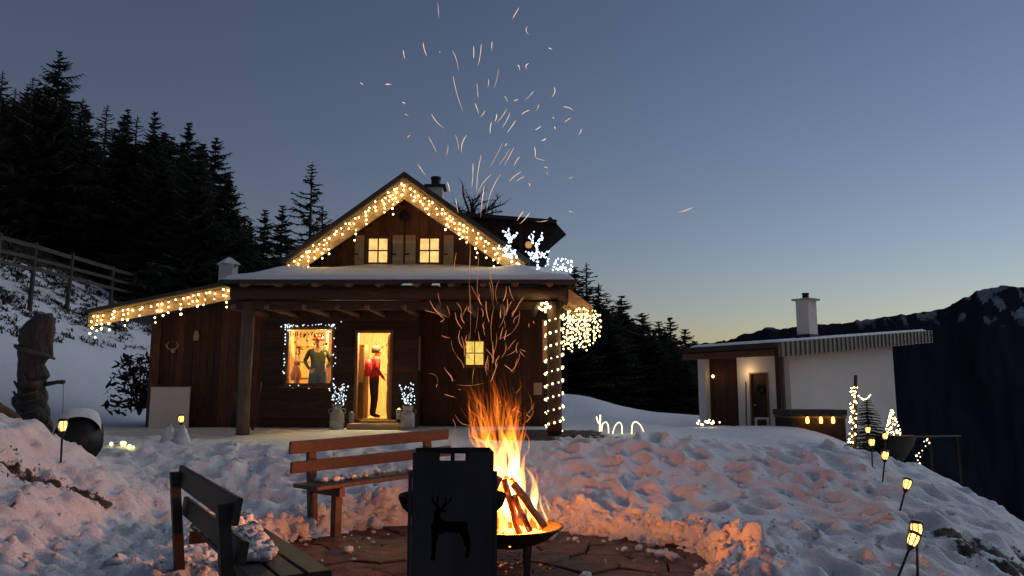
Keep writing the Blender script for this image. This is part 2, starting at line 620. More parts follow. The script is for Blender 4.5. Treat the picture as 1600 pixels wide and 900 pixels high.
    Z -= bank * 0.10
    for (px_, py_, r_, a_) in [(5.1, 8.85, 0.55, 1.0), (4.95, 8.25, 0.5, .9), (5.5, 8.5, 0.4, .75), (6.2, 9.6, 0.3, .55), (-3.25, 4.95, 0.16, .8), (5.9, 10.6, .25, .6)]:
        q = ((X - px_) / r_) ** 2 + ((Y - py_) / (r_ * 0.45)) ** 2
        bare = np.maximum(bare, a_ * np.exp(-q))
    verts = np.stack([X, Y, Z], -1).reshape(-1, 3)
    ny, nx = X.shape
    idx = np.arange(ny * nx).reshape(ny, nx)
    quads = np.stack([idx[:-1, :-1], idx[:-1, 1:], idx[1:, 1:], idx[1:, :-1]], -1).reshape(-1, 4)
    me = bpy.data.meshes.new('snow_ground')
    me.vertices.add(len(verts))
    me.vertices.foreach_set('co', verts.ravel())
    me.loops.add(len(quads) * 4)
    me.loops.foreach_set('vertex_index', quads.ravel().astype(np.int32))
    me.polygons.add(len(quads))
    me.polygons.foreach_set('loop_start', np.arange(len(quads), dtype=np.int32) * 4)
    me.polygons.foreach_set('loop_total', np.full(len(quads), 4, dtype=np.int32))
    me.update(calc_edges=True)
    me.polygons.foreach_set('use_smooth', np.ones(len(quads), dtype=bool))
    at = me.attributes.new('bare', 'FLOAT', 'POINT')
    at.data.foreach_set('value', bare.ravel())
    me.materials.append(MAT['ground'])
    o = put('snow_ground', me)
    tag(o, 'trodden snow covering the yard and hillside', kind='structure')
    return xs, ys, Z


XS, YS, ZG = build_terrain()


def G(x, y):
    """Height of the finished ground."""
    i = int(np.clip(np.searchsorted(YS, y) - 1, 0, len(YS) - 2))
    j = int(np.clip(np.searchsorted(XS, x) - 1, 0, len(XS) - 2))
    fx = (x - XS[j]) / (XS[j + 1] - XS[j])
    fy = (y - YS[i]) / (YS[i + 1] - YS[i])
    return float((ZG[i, j] * (1 - fx) + ZG[i, j + 1] * fx) * (1 - fy) + (ZG[i + 1, j] * (1 - fx) + ZG[i + 1, j + 1] * fx) * fy)


def mountain_mat():
    m = bpy.data.materials.new('forested_mountain')
    m.use_nodes = True
    n, l = m.node_tree.nodes, m.node_tree.links
    b = n['Principled BSDF']
    at = n.new('ShaderNodeAttribute')
    at.attribute_name = 'snow'
    g = n.new('ShaderNodeNewGeometry')
    z = n.new('ShaderNodeTexNoise')
    z.inputs['Scale'].default_value = 0.012
    z.inputs['Detail'].default_value = 8
    z.inputs['Roughness'].default_value = 0.68
    l.new(g.outputs['Position'], z.inputs['Vector'])
    a = n.new('ShaderNodeMath')
    a.operation = 'MULTIPLY_ADD'
    a.inputs[1].default_value = 0.55
    l.new(z.outputs['Fac'], a.inputs[0])
    l.new(at.outputs['Fac'], a.inputs[2])
    th = n.new('ShaderNodeMapRange')
    th.interpolation_type = 'SMOOTHSTEP'
    th.inputs['From Min'].default_value = 0.58
    th.inputs['From Max'].default_value = 0.95
    l.new(a.outputs[0], th.inputs['Value'])
    mx = n.new('ShaderNodeMix')
    mx.data_type = 'RGBA'
    mx.inputs['A'].default_value = (0.018, 0.022, 0.029, 1)
    mx.inputs['B'].default_value = (0.2, 0.225, 0.27, 1)
    l.new(th.outputs[0], mx.inputs['Factor'])
    l.new(mx.outputs['Result'], b.inputs['Base Color'])
    b.inputs['Roughness'].default_value = 0.95
    b.inputs['Specular IOR Level'].default_value = 0.0
    return m


def build_mountain():
    # ridge heights measured against the sky, as bearing -> height at the crest distance
    D = 4200.0
    pix = [(880, 560), (1000, 552), (1090, 540), (1150, 528), (1205, 512), (1260, 508), (1330, 502), (1400, 494), (1455, 487), (1490, 478), (1520, 462), (1545, 452), (1575, 447), (1610, 447), (1660, 462), (1720, 455), (1800, 470), (2000, 440), (2300, 470)]
    us = np.array([(p[0] - 800) / FPX for p in pix])
    zs = np.array([P(p[0], p[1], D).z for p in pix])
    U = np.linspace(0.0, 1.3, 420)
    T = np.concatenate([np.linspace(0, 1, 90), 1 + np.linspace(0.02, 0.5, 14)])
    UU, TT = np.meshgrid(U, T)
    crest = np.interp(UU, us, zs)
    dist = 1700 + (D - 1700) * TT
    X, Y = UU * dist, dist
    prof = np.where(TT <= 1, TT ** 1.25, 1 - 1.2 * (TT - 1))
    Z = -560 + (crest + 560) * prof
    w = np.clip(TT, 0, 1) * (1 - np.clip(TT, 0, 1)) * 4
    Z += w * 260 * (fbm(UU * 9, TT * 2.2, 4, 12) - 0.5)
    Z += 34 * (fbm(UU * 60, TT * 4, 4, 19) - 0.5) * np.clip(TT * 1.4, 0, 1) + 9 * (fbm(UU * 260, TT * 20, 2, 23) - 0.5)
    high = sstep(230, 440, Z) * 0.56
    streak = fbm(UU * 75 + TT * 10, TT * 9 - UU * 22, 4, 44)
    snow = high * sstep(0.46, 0.60, streak) + 0.12 * sstep(0.66, 0.72, fbm(UU * 30, TT * 26, 3, 51))
    snow = np.where(Z < 330, snow * 0.75, snow)
    verts = np.stack([X, Y, Z], -1).reshape(-1, 3)
    ny, nx = X.shape
    idx = np.arange(ny * nx).reshape(ny, nx)
    quads = np.stack([idx[:-1, :-1], idx[:-1, 1:], idx[1:, 1:], idx[1:, :-1]], -1).reshape(-1, 4)
    me = bpy.data.meshes.new('mountain')
    me.from_pydata(verts.tolist(), [], quads.tolist())
    me.polygons.foreach_set('use_smooth', [True] * len(quads))
    at = me.attributes.new('snow', 'FLOAT', 'POINT')
    at.data.foreach_set('value', snow.ravel())
    me.materials.append(mountain_mat())
    tag(put('mountain', me), 'dark forested mountain ridge with snow streaks near its top', kind='structure')


build_mountain()

# ------------------------------------------------------------------ the chalet
def cells(x0, x1, z0, z1, openings, xcuts=(), zcuts=()):
    """Rectangles of a wall left over round its openings (x0, x1, z0, z1)."""
    xs = sorted({x0, x1, *xcuts, *[v for o in openings for v in o[:2] if x0 < v < x1]})
    zs = sorted({z0, z1, *zcuts, *[v for o in openings for v in o[2:] if z0 < v < z1]})
    for a, b in zip(xs[:-1], xs[1:]):
        for c, d in zip(zs[:-1], zs[1:]):
            mx, mz = (a + b) / 2, (c + d) / 2
            if not any(o[0] < mx < o[1] and o[2] < mz < o[3] for o in openings):
                yield a, b, c, d


def wall_backing(name, parent, x0, x1, y0, y1, z0, z1, openings, mat):
    mb = MB()
    for a, b, c, d in cells(x0, x1, z0, z1, openings):
        mb.box((a, y0, c), (b, y1, d))
    return part(name, mb, mat, parent)


def h_boards(parent, x0, x1, y, z0, z1, step, openings, mat, t=0.03, clip=None):
    """Horizontal boards on the front of a wall at depth y, cut round the openings."""
    zs = [z0]
    while zs[-1] < z1 - 0.02:
        zs.append(min(z1, zs[-1] + step * rng.uniform(0.9, 1.1)))
    for c, d in zip(zs[:-1], zs[1:]):
        edges = sorted({c, d, *[v for o in openings for v in o[2:] if c + 0.01 < v < d - 0.01]})
        off = rng.uniform(0, 0.008)
        for e, f in zip(edges[:-1], edges[1:]):
            segs = [(x0, x1)]
            for o in openings:
                if o[2] < (e + f) / 2 < o[3]:
                    segs = [s for a, b in segs for s in ((a, min(b, o[0])), (max(a, o[1]), b)) if s[1] - s[0] > 0.02]
            for a, b in segs:
                board('board', parent, (a, y - t - off, e + 0.004), (b, y + 0.004, f - 0.004), mat, 0.002)


def v_boards(parent, x0, x1, y, zlo, zhi, step, openings, mat, t=0.028):
    """Vertical boards; zlo/zhi are functions of x."""
    x = x0
    while x < x1 - 0.03:
        w = min(step * rng.uniform(0.8, 1.2), x1 - x)
        mid = x + w / 2
        lo, hi = zlo(mid), min(zhi(x), zhi(x + w))
        off = rng.uniform(0, 0.014)
        spans = [(lo, hi)]
        for o in openings:
            if o[0] - 0.02 < mid < o[1] + 0.02:
                spans = [s for a, b in spans for s in ((a, min(b, o[2])), (max(a, o[3]), b)) if s[1] - s[0] > 0.03]
        for a, b in spans:
            if b - a > 0.04:
                board('board', parent, (x + 0.003, y - t - off, a), (x + w - 0.003, y + 0.004, b), mat)
        x += w


def lit_window(parent, x0, x1, z0, z1, y, pane_mat, frame_w, frame_mat, nx=2, nz=2, sill=True, bar=0.028):
    """Window part with its frame, glazing bars, panes and sill."""
    mb = MB()
    mb.box((x0 - frame_w, y - 0.05, z1), (x1 + frame_w, y + 0.05, z1 + frame_w))
    mb.box((x0 - frame_w, y - 0.05, z0 - frame_w), (x1 + frame_w, y + 0.05, z0))
    mb.box((x0 - frame_w, y - 0.047, z0), (x0, y + 0.05, z1))
    mb.box((x1, y - 0.047, z0), (x1 + frame_w, y + 0.05, z1))
    w = part('window', mb, frame_mat, parent)
    for i in range(1, nx):
        c = x0 + (x1 - x0) * i / nx
        board('glazing_bar', w, (c - bar / 2, y - 0.03, z0), (c + bar / 2, y + 0.005, z1), frame_mat)
    for k in range(1, nz):
        c = z0 + (z1 - z0) * k / nz
        board('glazing_bar', w, (x0, y - 0.027, c - bar / 2), (x1, y + 0.003, c + bar / 2), frame_mat)
    for i in range(nx):
        for k in range(nz):
            a = x0 + (x1 - x0) * i / nx + (bar / 2 if i else 0)
            b = x0 + (x1 - x0) * (i + 1) / nx - (bar / 2 if i < nx - 1 else 0)
            c = z0 + (z1 - z0) * k / nz + (bar / 2 if k else 0)
            d = z0 + (z1 - z0) * (k + 1) / nz - (bar / 2 if k < nz - 1 else 0)
            board('pane', w, (a, y - 0.012, c), (b, y - 0.004, d), pane_mat)
    if sill:
        board('sill', w, (x0 - frame_w - 0.03, y - 0.11, z0 - frame_w - 0.035), (x1 + frame_w + 0.03, y - 0.0505, z0 - frame_w + 0.002), frame_mat)
    return w


YW = 16.9                                   # front wall
YR = 17.7                                   # recessed wall right of the door room
YE = 14.35                                  # porch eave
YV = 15.9                                   # verge of the gable
FLOOR = 0.74
house = thing('chalet', 'dark timber chalet with lit gable and snow-covered porch roof behind the fire', 'house', (-2.1, YE, FLOOR))

xl, xr = P(410, 600, YW).x, P(651, 600, YW).x
ztop = 3.75
wx0, wx1 = P(446, 600, YW).x, P(521, 600, YW).x
wz0, wz1 = P(480, 603, YW).z, P(480, 511, YW).z
dx0, dx1 = P(554, 600, YW).x, P(613, 600, YW).x
dz0, dz1 = P(580, 655, YW).z, P(580, 516, YW).z
openings = [(wx0, wx1, wz0, wz1), (dx0, dx1, dz0, dz1)]
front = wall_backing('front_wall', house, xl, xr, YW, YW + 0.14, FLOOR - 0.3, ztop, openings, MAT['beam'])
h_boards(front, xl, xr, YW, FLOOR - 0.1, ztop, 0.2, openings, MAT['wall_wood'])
side_l = part('side_wall', MB().box((xl, YW + 0.141, FLOOR - 0.3), (xl + 0.12, 24, ztop)).box((xr - 0.12, YW + 0.141, FLOOR - 0.3), (xr, YR, ztop)), MAT['beam'], house)

# recessed wall with the small yellow window
rx0, rx1 = xr, P(872, 600, YR).x
sx0, sx1 = P(728, 600, YR).x, P(755, 600, YR).x
sz0, sz1 = P(740, 570, YR).z, P(740, 534, YR).z
rec = wall_backing('recessed_wall', house, rx0, rx1, YR, YR + 0.14, FLOOR - 0.3, ztop, [(sx0, sx1, sz0, sz1)], MAT['beam'])
v_boards(rec, rx0 + 0.02, rx1, YR, lambda x: FLOOR - 0.1, lambda x: ztop, 0.19, [(sx0 - .04, sx1 + .04, sz0 - .04, sz1 + .04)], MAT['wall_wood_v'])
lit_window(house, sx0, sx1, sz0, sz1, YR - 0.03, MAT['pane2'], 0.04, MAT['frame'], bar=0.022)
part('back_mass', MB().box((xl + 0.13, 21.0, FLOOR - 0.3), (rx1, 21.2, ztop)).box((rx1 - 0.12, YR + 0.15, FLOOR - 0.3), (rx1, 20.99, ztop)), MAT['beam'], house)
# storage door and pale thermometer board on the recessed wall
a, b = P(662, 640, YR).x, P(700, 600, YR).x
dk = part('store_door', MB().box((a, YR - 0.07, FLOOR), (b, YR - 0.035, FLOOR + 2.0)), MAT['wall_wood_v'], house)
board('door_handle', dk, (b - 0.1, YR - 0.11, FLOOR + 0.98), (b - 0.06, YR - 0.071, FLOOR + 1.1), MAT['black'])
board('pale_strip', house, P(653, 579, YW - 0.1), P(658, 526, YW - 0.04), MAT['post'])
board('notice_panel', house, P(834, 617, YR - 0.06), P(847, 598, YR - 0.036), MAT['shutter'])

# display window and door room, lit from inside
room = part('interior', MB()
            .box((xl + 0.125, 20.0, FLOOR), (xr - 0.125, 20.1, 3.3))
            .box((xl + 0.121, YW + 0.15, FLOOR), (xl + 0.15, 20, 3.3)).box((xr - 0.15, YW + 0.15, FLOOR), (xr - 0.121, 20, 3.3))
            .box((xl + 0.15, YW + 0.15, dz0 - 0.1), (xr - 0.15, 20, dz0 - 0.002)).box((xl + 0.15, YW + 0.15, 3.2), (xr - 0.15, 20, 3.3)), MAT['inner'], house)
mb = MB()
fw = 0.055
mb.box((wx0, YW - 0.06, wz0), (wx0 + fw, YW + 0.08, wz1)).box((wx1 - fw, YW - 0.06, wz0), (wx1, YW + 0.08, wz1))
mb.box((wx0 + fw, YW - 0.055, wz0), (wx1 - fw, YW + 0.08, wz0 + fw)).box((wx0 + fw, YW - 0.055, wz1 - fw), (wx1 - fw, YW + 0.08, wz1))
shopw = part('display_window', mb, MAT['frame'], house)
board('pane', shopw, (wx0 + fw, YW + 0.01, wz0 + fw), (wx1 - fw, YW + 0.016, wz1 - fw), MAT['glass'])
board('sill', shopw, (wx0 - 0.08, YW - 0.17, wz0 - 0.05), (wx1 + 0.08, YW - 0.0605, wz0 - 0.002), MAT['frame'])
mb = MB()
mb.box((dx0, YW - 0.06, dz0), (dx0 + 0.06, YW + 0.1, dz1)).box((dx1 - 0.06, YW - 0.06, dz0), (dx1, YW + 0.1, dz1)).box((dx0 + 0.06, YW - 0.055, dz1 - 0.06), (dx1 - 0.06, YW + 0.1, dz1))
dfr = part('door_frame', mb, MAT['frame'], house)
# the door leaf stands open inwards, hinged on the right
leaf = thing_leaf = put('door_leaf', MB().box((-0.03, 0, 0), (0.02, 0.78, dz1 - dz0 - 0.1)).mesh('door_leaf', MAT['inner']), house, (dx1 - 0.1, YW + 0.12, dz0 + 0.01), (0, 0, math.radians(9)))
for k in range(3):
    put('door_panel', MB().box((-0.042, 0.1, 0.12 + k * 0.6), (-0.031, 0.68, 0.6 + k * 0.6)).mesh('door_panel', MAT['frame']), leaf, (dx1 - 0.1, YW + 0.12, dz0 + 0.01), (0, 0, math.radians(9)))
put('door_handle', MB().bar((-0.09, 0.7, 0.98), (-0.031, 0.7, 0.98), 0.03, 0.03).bar((-0.085, 0.7, 0.98), (-0.085, 0.58, 0.98), 0.025, 0.025).mesh('door_handle', MAT['zinc']), leaf, (dx1 - 0.1, YW + 0.12, dz0 + 0.01), (0, 0, math.radians(9)))
# step and threshold
a, b = P(541, 660, YW - 0.8).x, P(627, 660, YW - 0.8).x
step = part('door_step', MB().box((a, YW - 0.75, FLOOR - 0.25), (b, YW - 0.045, dz0 - 0.075)), MAT['barge'], house)
part('step_tread', MB().box((a + 0.2, YW - 0.42, dz0 - 0.074), (b - 0.2, YW - 0.046, dz0 - 0.012)), MAT['barge'], house)

# porch: beams, log ends, posts, ceiling
px0, px1 = P(362, 450, YE + 0.45).x, P(886, 450, YE + 0.45).x
zb0, zb1 = P(600, 480, YE + 0.45).z, P(600, 446, YE + 0.45).z
part('porch_beam', MB().tube([(px0, YE + 0.5, zb1 - 0.14), (px1, YE + 0.5, zb1 - 0.14)], 0.15, 12), MAT['beam'], house, True)
part('porch_beam', MB().bar((px0 + .1, YE + 0.52, zb0 + 0.03), (px1 - .1, YE + 0.52, zb0 + 0.03), 0.2, 0.14), MAT['beam'], house)
for k in range(10):
    x = px0 + 0.35 + k * (px1 - px0 - 0.7) / 9 + rng.uniform(-.05, .05)
    part('rafter', MB().tube([(x, YE + 0.14, zb1 + 0.0), (x, YW - 0.05, zb1 + 0.36)], 0.075, 8), MAT['post'], house, True)
    part('joist', MB().tube([(x - .25, YE + 0.4, zb0 + 0.0), (x - .25, YW - 0.05, zb0 + 0.06)], 0.06, 8), MAT['post'], house, True)
zb = G(-5, YE + .5)
lp = P(383, 600, YE + 0.5).x
part('porch_post', MB().tube([(lp, YE + 0.5, FLOOR - 0.25), (lp - .01, YE + 0.5, 1.6), (lp, YE + 0.5, zb0 + 0.1)], [0.125, 0.115, 0.12], 14), MAT['post'], house, True)
rp_x = P(866, 600, YE + 0.5).x
part('porch_post', MB().tube([(rp_x, YE + 0.5, FLOOR - 0.3), (rp_x, YE + 0.5, zb0 + 0.1)], [0.145, 0.13], 14), MAT['beam'], house, True)
part('porch_floor', MB().box((xl - 0.1, YE + 0.4, FLOOR - 0.3), (rx1, YW, FLOOR - 0.02)), MAT['beam'], house)

# the gable
pk = P(632, 279, YV)
gl, gr = P(450, 409, YV), P(817, 409, YV)
zap = P(600, 414, YW).z                                # top of the porch roof at the wall
gap = (YW - YV)


def gable_top(x):
    if x < pk.x:
        return pk.z + (gl.z - pk.z) * (pk.x - x) / (pk.x - gl.x) - 0.06
    return pk.z + (gr.z - pk.z) * (x - pk.x) / (gr.x - pk.x) - 0.06


ups = []
for a_, b_ in ((577, 606), (657, 686)):
    ups.append((P(a_, 400, YW).x, P(b_, 400, YW).x, P(600, 411, YW).z, P(600, 374, YW).z))
mb = MB()
poly = [(gl.x + 0.2, zap - 0.3), (gr.x - 0.2, zap - 0.3), (gr.x - 0.15, gable_top(gr.x - 0.15)), (pk.x, pk.z - 0.06), (gl.x + 0.15, gable_top(gl.x + 0.15))]
mb.prism(poly, lambda a, b, t: (a, t, b), YW + 0.02, YW + 0.16)
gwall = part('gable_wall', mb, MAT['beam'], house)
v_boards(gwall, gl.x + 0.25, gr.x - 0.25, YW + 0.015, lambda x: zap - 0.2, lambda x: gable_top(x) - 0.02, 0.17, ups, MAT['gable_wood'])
for o in ups:
    lit_window(house, o[0], o[1], o[2], o[3], YW - 0.05, MAT['pane'], 0.075, MAT['gable_wood'], bar=0.03)
for a_, b_ in ((554, 570), (613, 631), (633, 650), (693, 709)):
    sh = part('shutter', MB().box(P(a_, 414, YW - 0.08), P(b_, 368, YW - 0.045)), MAT['shutter'], house)
    xa, xb = P(a_, 400, YW).x, P(b_, 400, YW).x
    for zz in (ups[0][2] + 0.08, ups[0][3] - 0.08):
        board('shutter_batten', sh, (xa + 0.01, YW - 0.095, zz - 0.025), (xb - 0.01, YW - 0.0805, zz + 0.025), MAT['shutter'])
    board('hinge', sh, (xa + 0.02, YW - 0.1, ups[0][2] + 0.17), (xa + 0.1, YW - 0.081, ups[0][2] + 0.2), MAT['black'])
part('gable_vent', MB().lathe([(0.12, 0), (0.12, 0.05), (0.08, 0.05)], n=14), MAT['black'], house)
gv = [c for c in WM if c.name.startswith('gable_vent')][-1]
gv.matrix_basis = WM[gv] = Matrix.Translation(P(632, 338, YW - 0.03)) @ Matrix.Rotation(math.radians(90), 4, 'X')
part('gable_post', MB().box(P(630, 415, YW - 0.06), P(633, 300, YW - 0.02)), MAT['frame'], house)
# main roof: slabs with a visible dark edge, fascia boards below
for side, e in ((-1, gl), (1, gr)):
    d = (e - pk)
    dn = Vector((d.x, 0, d.z)).normalized()
    up = Vector((-dn.z, 0, dn.x)) if side < 0 else Vector((dn.z * -1, 0, dn.x))
    if up.z < 0:
        up = -up
    L = Vector((d.x, 0, d.z)).length + 0.12
    p0 = Vector((pk.x, 0, pk.z))
    mb = MB()
    cz = 1 / up.z
    vz = Vector((0, 0, 1))
    c = [p0 + vz * 0.02 * cz, p0 + dn * L + up * 0.02, p0 + dn * L + up * 0.11, p0 + vz * 0.115 * cz]
    mb.hexa([(q.x, YV - 0.06, q.z) for q in (c[0], c[1])] + [(q.x, 25, q.z) for q in (c[1], c[0])] +
            [(q.x, YV - 0.06, q.z) for q in (c[3], c[2])] + [(q.x, 25, q.z) for q in (c[2], c[3])])
    part('roof', mb, MAT['tin'], house)
    mb = MB()
    c = [p0 + vz * 0.015 * cz, p0 + dn * (L - 0.05) + up * 0.015, p0 + dn * (L - 0.05) - up * 0.30, p0 - vz * 0.36 * cz]
    mb.hexa([(q.x, YV, q.z) for q in (c[3], c[2])] + [(q.x, YV + 0.05, q.z) for q in (c[2], c[3])] +
            [(q.x, YV, q.z) for q in (c[0], c[1])] + [(q.x, YV + 0.05, q.z) for q in (c[1], c[0])])
    part('fascia_board', mb, MAT['barge'], house)
    # soffit boards
    for k in range(7):
        t0, t1 = L * k / 7 + 0.006, L * (k + 1) / 7 - 0.006
        q0, q1 = p0 + dn * t0 - up * 0.012, p0 + dn * t1 - up * 0.012
        mb = MB()
        mb.hexa([(q0.x, YV + 0.051, q0.z - 0.02), (q1.x, YV + 0.051, q1.z - 0.02), (q1.x, YW + 0.0, q1.z - 0.02), (q0.x, YW, q0.z - 0.02),
                 (q0.x, YV + 0.051, q0.z), (q1.x, YV + 0.051, q1.z), (q1.x, YW, q1.z), (q0.x, YW, q0.z)])
        part('soffit_board', mb, MAT['barge'], house)
# chimney beside the ridge
cc = P(681, 300, 19.5)
ch = part('chimney', MB().box((cc.x - 0.19, 19.3, cc.z - 1.3), (cc.x + 0.19, 19.7, cc.z + 0.08)), MAT['chimney'], house)
part('chimney_cap', MB().box((cc.x - 0.27, 19.22, cc.z + 0.081), (cc.x + 0.27, 19.78, cc.z + 0.14)), MAT['black'], ch)
part('chimney_pot', MB().lathe([(0.13, 0), (0.12, 0.2), (0.14, 0.2), (0.14, 0.25), (0, 0.26)], (cc.x, 19.5, cc.z + 0.141)), MAT['black'], ch)

# flared porch roof: a tin deck with snow lying on it
ex0, ex1 = P(345, 433, YE).x, P(899, 433, YE).x
zeave = P(600, 433, YE).z - 0.06


def porch_z(x, y):
    ef = y - YE
    es = np.minimum(x - ex0, ex1 - x)
    e = np.minimum(ef, es * 1.05)
    slope = (zap - zeave - 0.08) / (YW - YE)
    z = zeave + slope * e
    lift = sstep(0.9, 1.9, es) * 0.0
    # swells where the steep roof comes down on it
    for cx in (gl.x - 0.05, gr.x + 0.05):
        z = z + 0.17 * np.exp(-((x - cx) / 0.42) ** 2) * sstep(0.3, 1.5, ef)
    return z + lift


nx_, ny_ = 150, 56
gx = np.linspace(ex0, ex1, nx_)
gy = np.linspace(YE, 19.0, ny_)
GX, GY = np.meshgrid(gx, gy)
PZ = porch_z(GX, GY)
inner = (GY > YW + 0.1)
edge = np.minimum(np.minimum(GX - ex0, ex1 - GX), GY - YE)
thick = 0.085 * sstep(-0.02, 0.12, edge) + 0.035 * (fbm(GX * 1.3, GY * 1.3, 3, 5) - 0.4) * sstep(0, 0.3, edge) + 0.012


def sheet(name, zz, mat, parent, smooth=True, keep=None):
    mb = MB()
    ny, nx = zz.shape
    mb.v = [(float(GX[j, i]), float(GY[j, i]), float(zz[j, i])) for j in range(ny) for i in range(nx)]
    for j in range(ny - 1):
        for i in range(nx - 1):
            if keep is None or keep[j, i]:
                mb.f.append((j * nx + i, j * nx + i + 1, (j + 1) * nx + i + 1, (j + 1) * nx + i))
                mb.mi.append(0)
    return part(name, mb, mat, parent, smooth)


keep = ~((GY > YW + 0.3) & (np.minimum(GX - ex0, ex1 - GX) > 1.6))
pr_ = sheet('porch_roof', PZ - 0.005, MAT['tin'], house, True, keep)
sheet('roof_snow', PZ + thick, MAT['snow'], pr_, True, keep)
mb = MB()
mb.box((ex0, YE - 0.03, zeave - 0.06), (ex1, YE + 0.01, zeave + 0.004))
mb.box((ex0 - 0.03, YE - 0.03, zeave - 0.06), (ex0 - 0.001, 19, zeave + 0.004)).box((ex1 + 0.001, YE - 0.03, zeave - 0.06), (ex1 + 0.03, 19, zeave + 0.004))
part('eave_edge', mb, MAT['tin'], pr_)

# lean-to on the left
s0, s1 = P(140, 489, 16.1), P(364, 444, 16.1)
lw0, lw1 = P(232, 600, YW + 0.1).x, xl + 0.06


def lean_top(x):
    return s0.z + (s1.z - s0.z) * (x - s0.x) / (s1.x - s0.x) - 0.2


lean = part('lean_to_wall', MB().prism([(lw0 + .02, FLOOR - 0.3), (lw1, FLOOR - 0.3), (lw1, lean_top(lw1)), (lw0 + .02, lean_top(lw0))], lambda a, b, t: (a, t, b), YW + 0.1, YW + 0.2).box((lw0 + .02, YW + 0.201, FLOOR - .3), (lw0 + .14, 21.5, lean_top(lw0))), MAT['beam'], house)
v_boards(lean, lw0, lw1, YW + 0.1, lambda x: FLOOR - 0.05, lambda x: lean_top(x) - 0.02, 0.17, [], MAT['shed_wood'])
part('corner_post', MB().box((lw0 + 0.13, YW - 0.02, FLOOR - 0.1), (lw0 + 0.25, YW + 0.055, lean_top(lw0) - 0.05)), MAT['shed_wood'], house)
sd = (s1 - s0).normalized()
su = Vector((-sd.z, 0, sd.x))
mb = MB()
q = [s0 + su * 0.0, s1 + su * 0.0, s1 + su * 0.07, s0 + su * 0.07]
mb.hexa([(q[0].x, 16.0, q[0].z), (q[1].x, 16.0, q[1].z), (q[1].x, 22, q[1].z), (q[0].x, 22, q[0].z),
         (q[3].x, 16.0, q[3].z), (q[2].x, 16.0, q[2].z), (q[2].x, 22, q[2].z), (q[3].x, 22, q[3].z)])
lr = part('lean_to_roof', mb, MAT['tin'], house)
mb = MB()
mb.hexa([(s0.x, 16.06, s0.z - 0.3), (s1.x, 16.06, s1.z - 0.33), (s1.x, 16.11, s1.z - 0.33), (s0.x, 16.11, s0.z - 0.3),
         (s0.x, 16.06, s0.z - 0.005), (s1.x, 16.06, s1.z - 0.005), (s1.x, 16.11, s1.z - 0.005), (s0.x, 16.11, s0.z - 0.005)])
part('fascia_board', mb, MAT['barge'], lr)
for k in range(5):
    x = s0.x + 0.3 + k * 0.7
    zz = s0.z + (x - s0.x) * (s1.z - s0.z) / (s1.x - s0.x) - 0.09
    part('rafter', MB().box((x - 0.05, 16.115, zz - 0.08), (x + 0.05, YW + 0.05, zz + 0.05)), MAT['shed_wood'], lr)
# vent stack on the lean-to
vs = P(357, 432, 18.0)
vt = part('vent_stack', MB().box((vs.x - 0.16, 17.8, vs.z - 0.5), (vs.x + 0.16, 18.15, vs.z + 0.27)), MAT['chimney'], house)
part('vent_cap', MB().lathe([(0.29, 0), (0.25, 0.05), (0.06, 0.17), (0, 0.19)], (vs.x, 17.97, vs.z + 0.271), 4), MAT['chimney'], vt)

# stub of the right-hand lean-to with its lit fascia
r0, r1 = P(888, 463, 14.8), P(926, 488, 14.8)
mb = MB()
mb.hexa([(r0.x, 14.7, r0.z - 0.12), (r1.x, 14.7, r1.z - 0.1), (r1.x, 17.5, r1.z - 0.1), (r0.x, 17.5, r0.z - 0.12),
         (r0.x, 14.7, r0.z + 0.14), (r1.x, 14.7, r1.z + 0.1), (r1.x, 17.5, r1.z + 0.1), (r0.x, 17.5, r0.z + 0.14)])
part('side_eave', mb, MAT['barge'], house)
part('side_bracket', MB().bar(P(880, 478, 14.75), P(906, 496, 14.75), 0.07, 0.06), MAT['barge'], house)
part('corner_board', MB().box(P(848, 565, 15.6), P(857, 500, 15.64)), MAT['barge'], house)

for nm, loc, e in (('room_lamp', ((wx0 + wx1) / 2 + .1, YW + 0.75, 2.95), 230), ('hall_lamp', ((dx0 + dx1) / 2, YW + 0.45, 2.95), 190)):
    ld = bpy.data.lights.new(nm, 'POINT')
    ld.energy = e * KX
    ld.color = (1.0, 0.78, 0.38)
    ld.shadow_soft_size = 0.09
    lo = put(nm, ld, house, loc)

# ------------------------------------------------------------------ building behind, right of the gable
barn = thing('rear_barn', 'dark barn roof with wide board overhang jutting out behind the chalet gable', 'barn', P(800, 600, 23))
b0, b1, b2 = P(742, 342, 22), P(868, 352, 22), P(838, 388, 22)
mb = MB()
bz = b2.z
mb.hexa([(b0.x - 1, 22, bz - 2.5), (b2.x - 0.25, 22, bz - 2.5), (b2.x - 0.25, 28, bz - 2.5), (b0.x - 1, 28, bz - 2.5),
         (b0.x - 1, 22, bz + 0.1), (b2.x - 0.25, 22, bz + 0.1), (b2.x - 0.25, 28, bz + 0.1), (b0.x - 1, 28, bz + 0.1)])
bw = part('wall', mb, MAT['beam'], barn)
x = b0.x - 0.8
while x < b1.x - 0.12:
    top0 = b0.z + (b1.z - b0.z) * (x - b0.x) / (b1.x - b0.x) - 0.06
    bot = bz + max(0.0, (x - b2.x)) * (b1.z - bz) / (b1.x - b2.x)
    if top0 - bot > 0.05:
        board('board', bw, (x, 21.6, bot), (x + 0.15, 21.64, top0), MAT['wall_wood_v'])
    x += 0.16
mb = MB()
mb.hexa([(b0.x - 1.2, 21.4, b0.z + 0.0), (b1.x, 21.4, b1.z - 0.07), (b1.x, 29, b1.z - 0.07), (b0.x - 1.2, 29, b0.z + 0.0),
         (b0.x - 1.2, 21.4, b0.z + 0.12), (b1.x, 21.4, b1.z + 0.03), (b1.x, 29, b1.z + 0.03), (b0.x - 1.2, 29, b0.z + 0.12)])
part('roof', mb, MAT['tin'], barn)
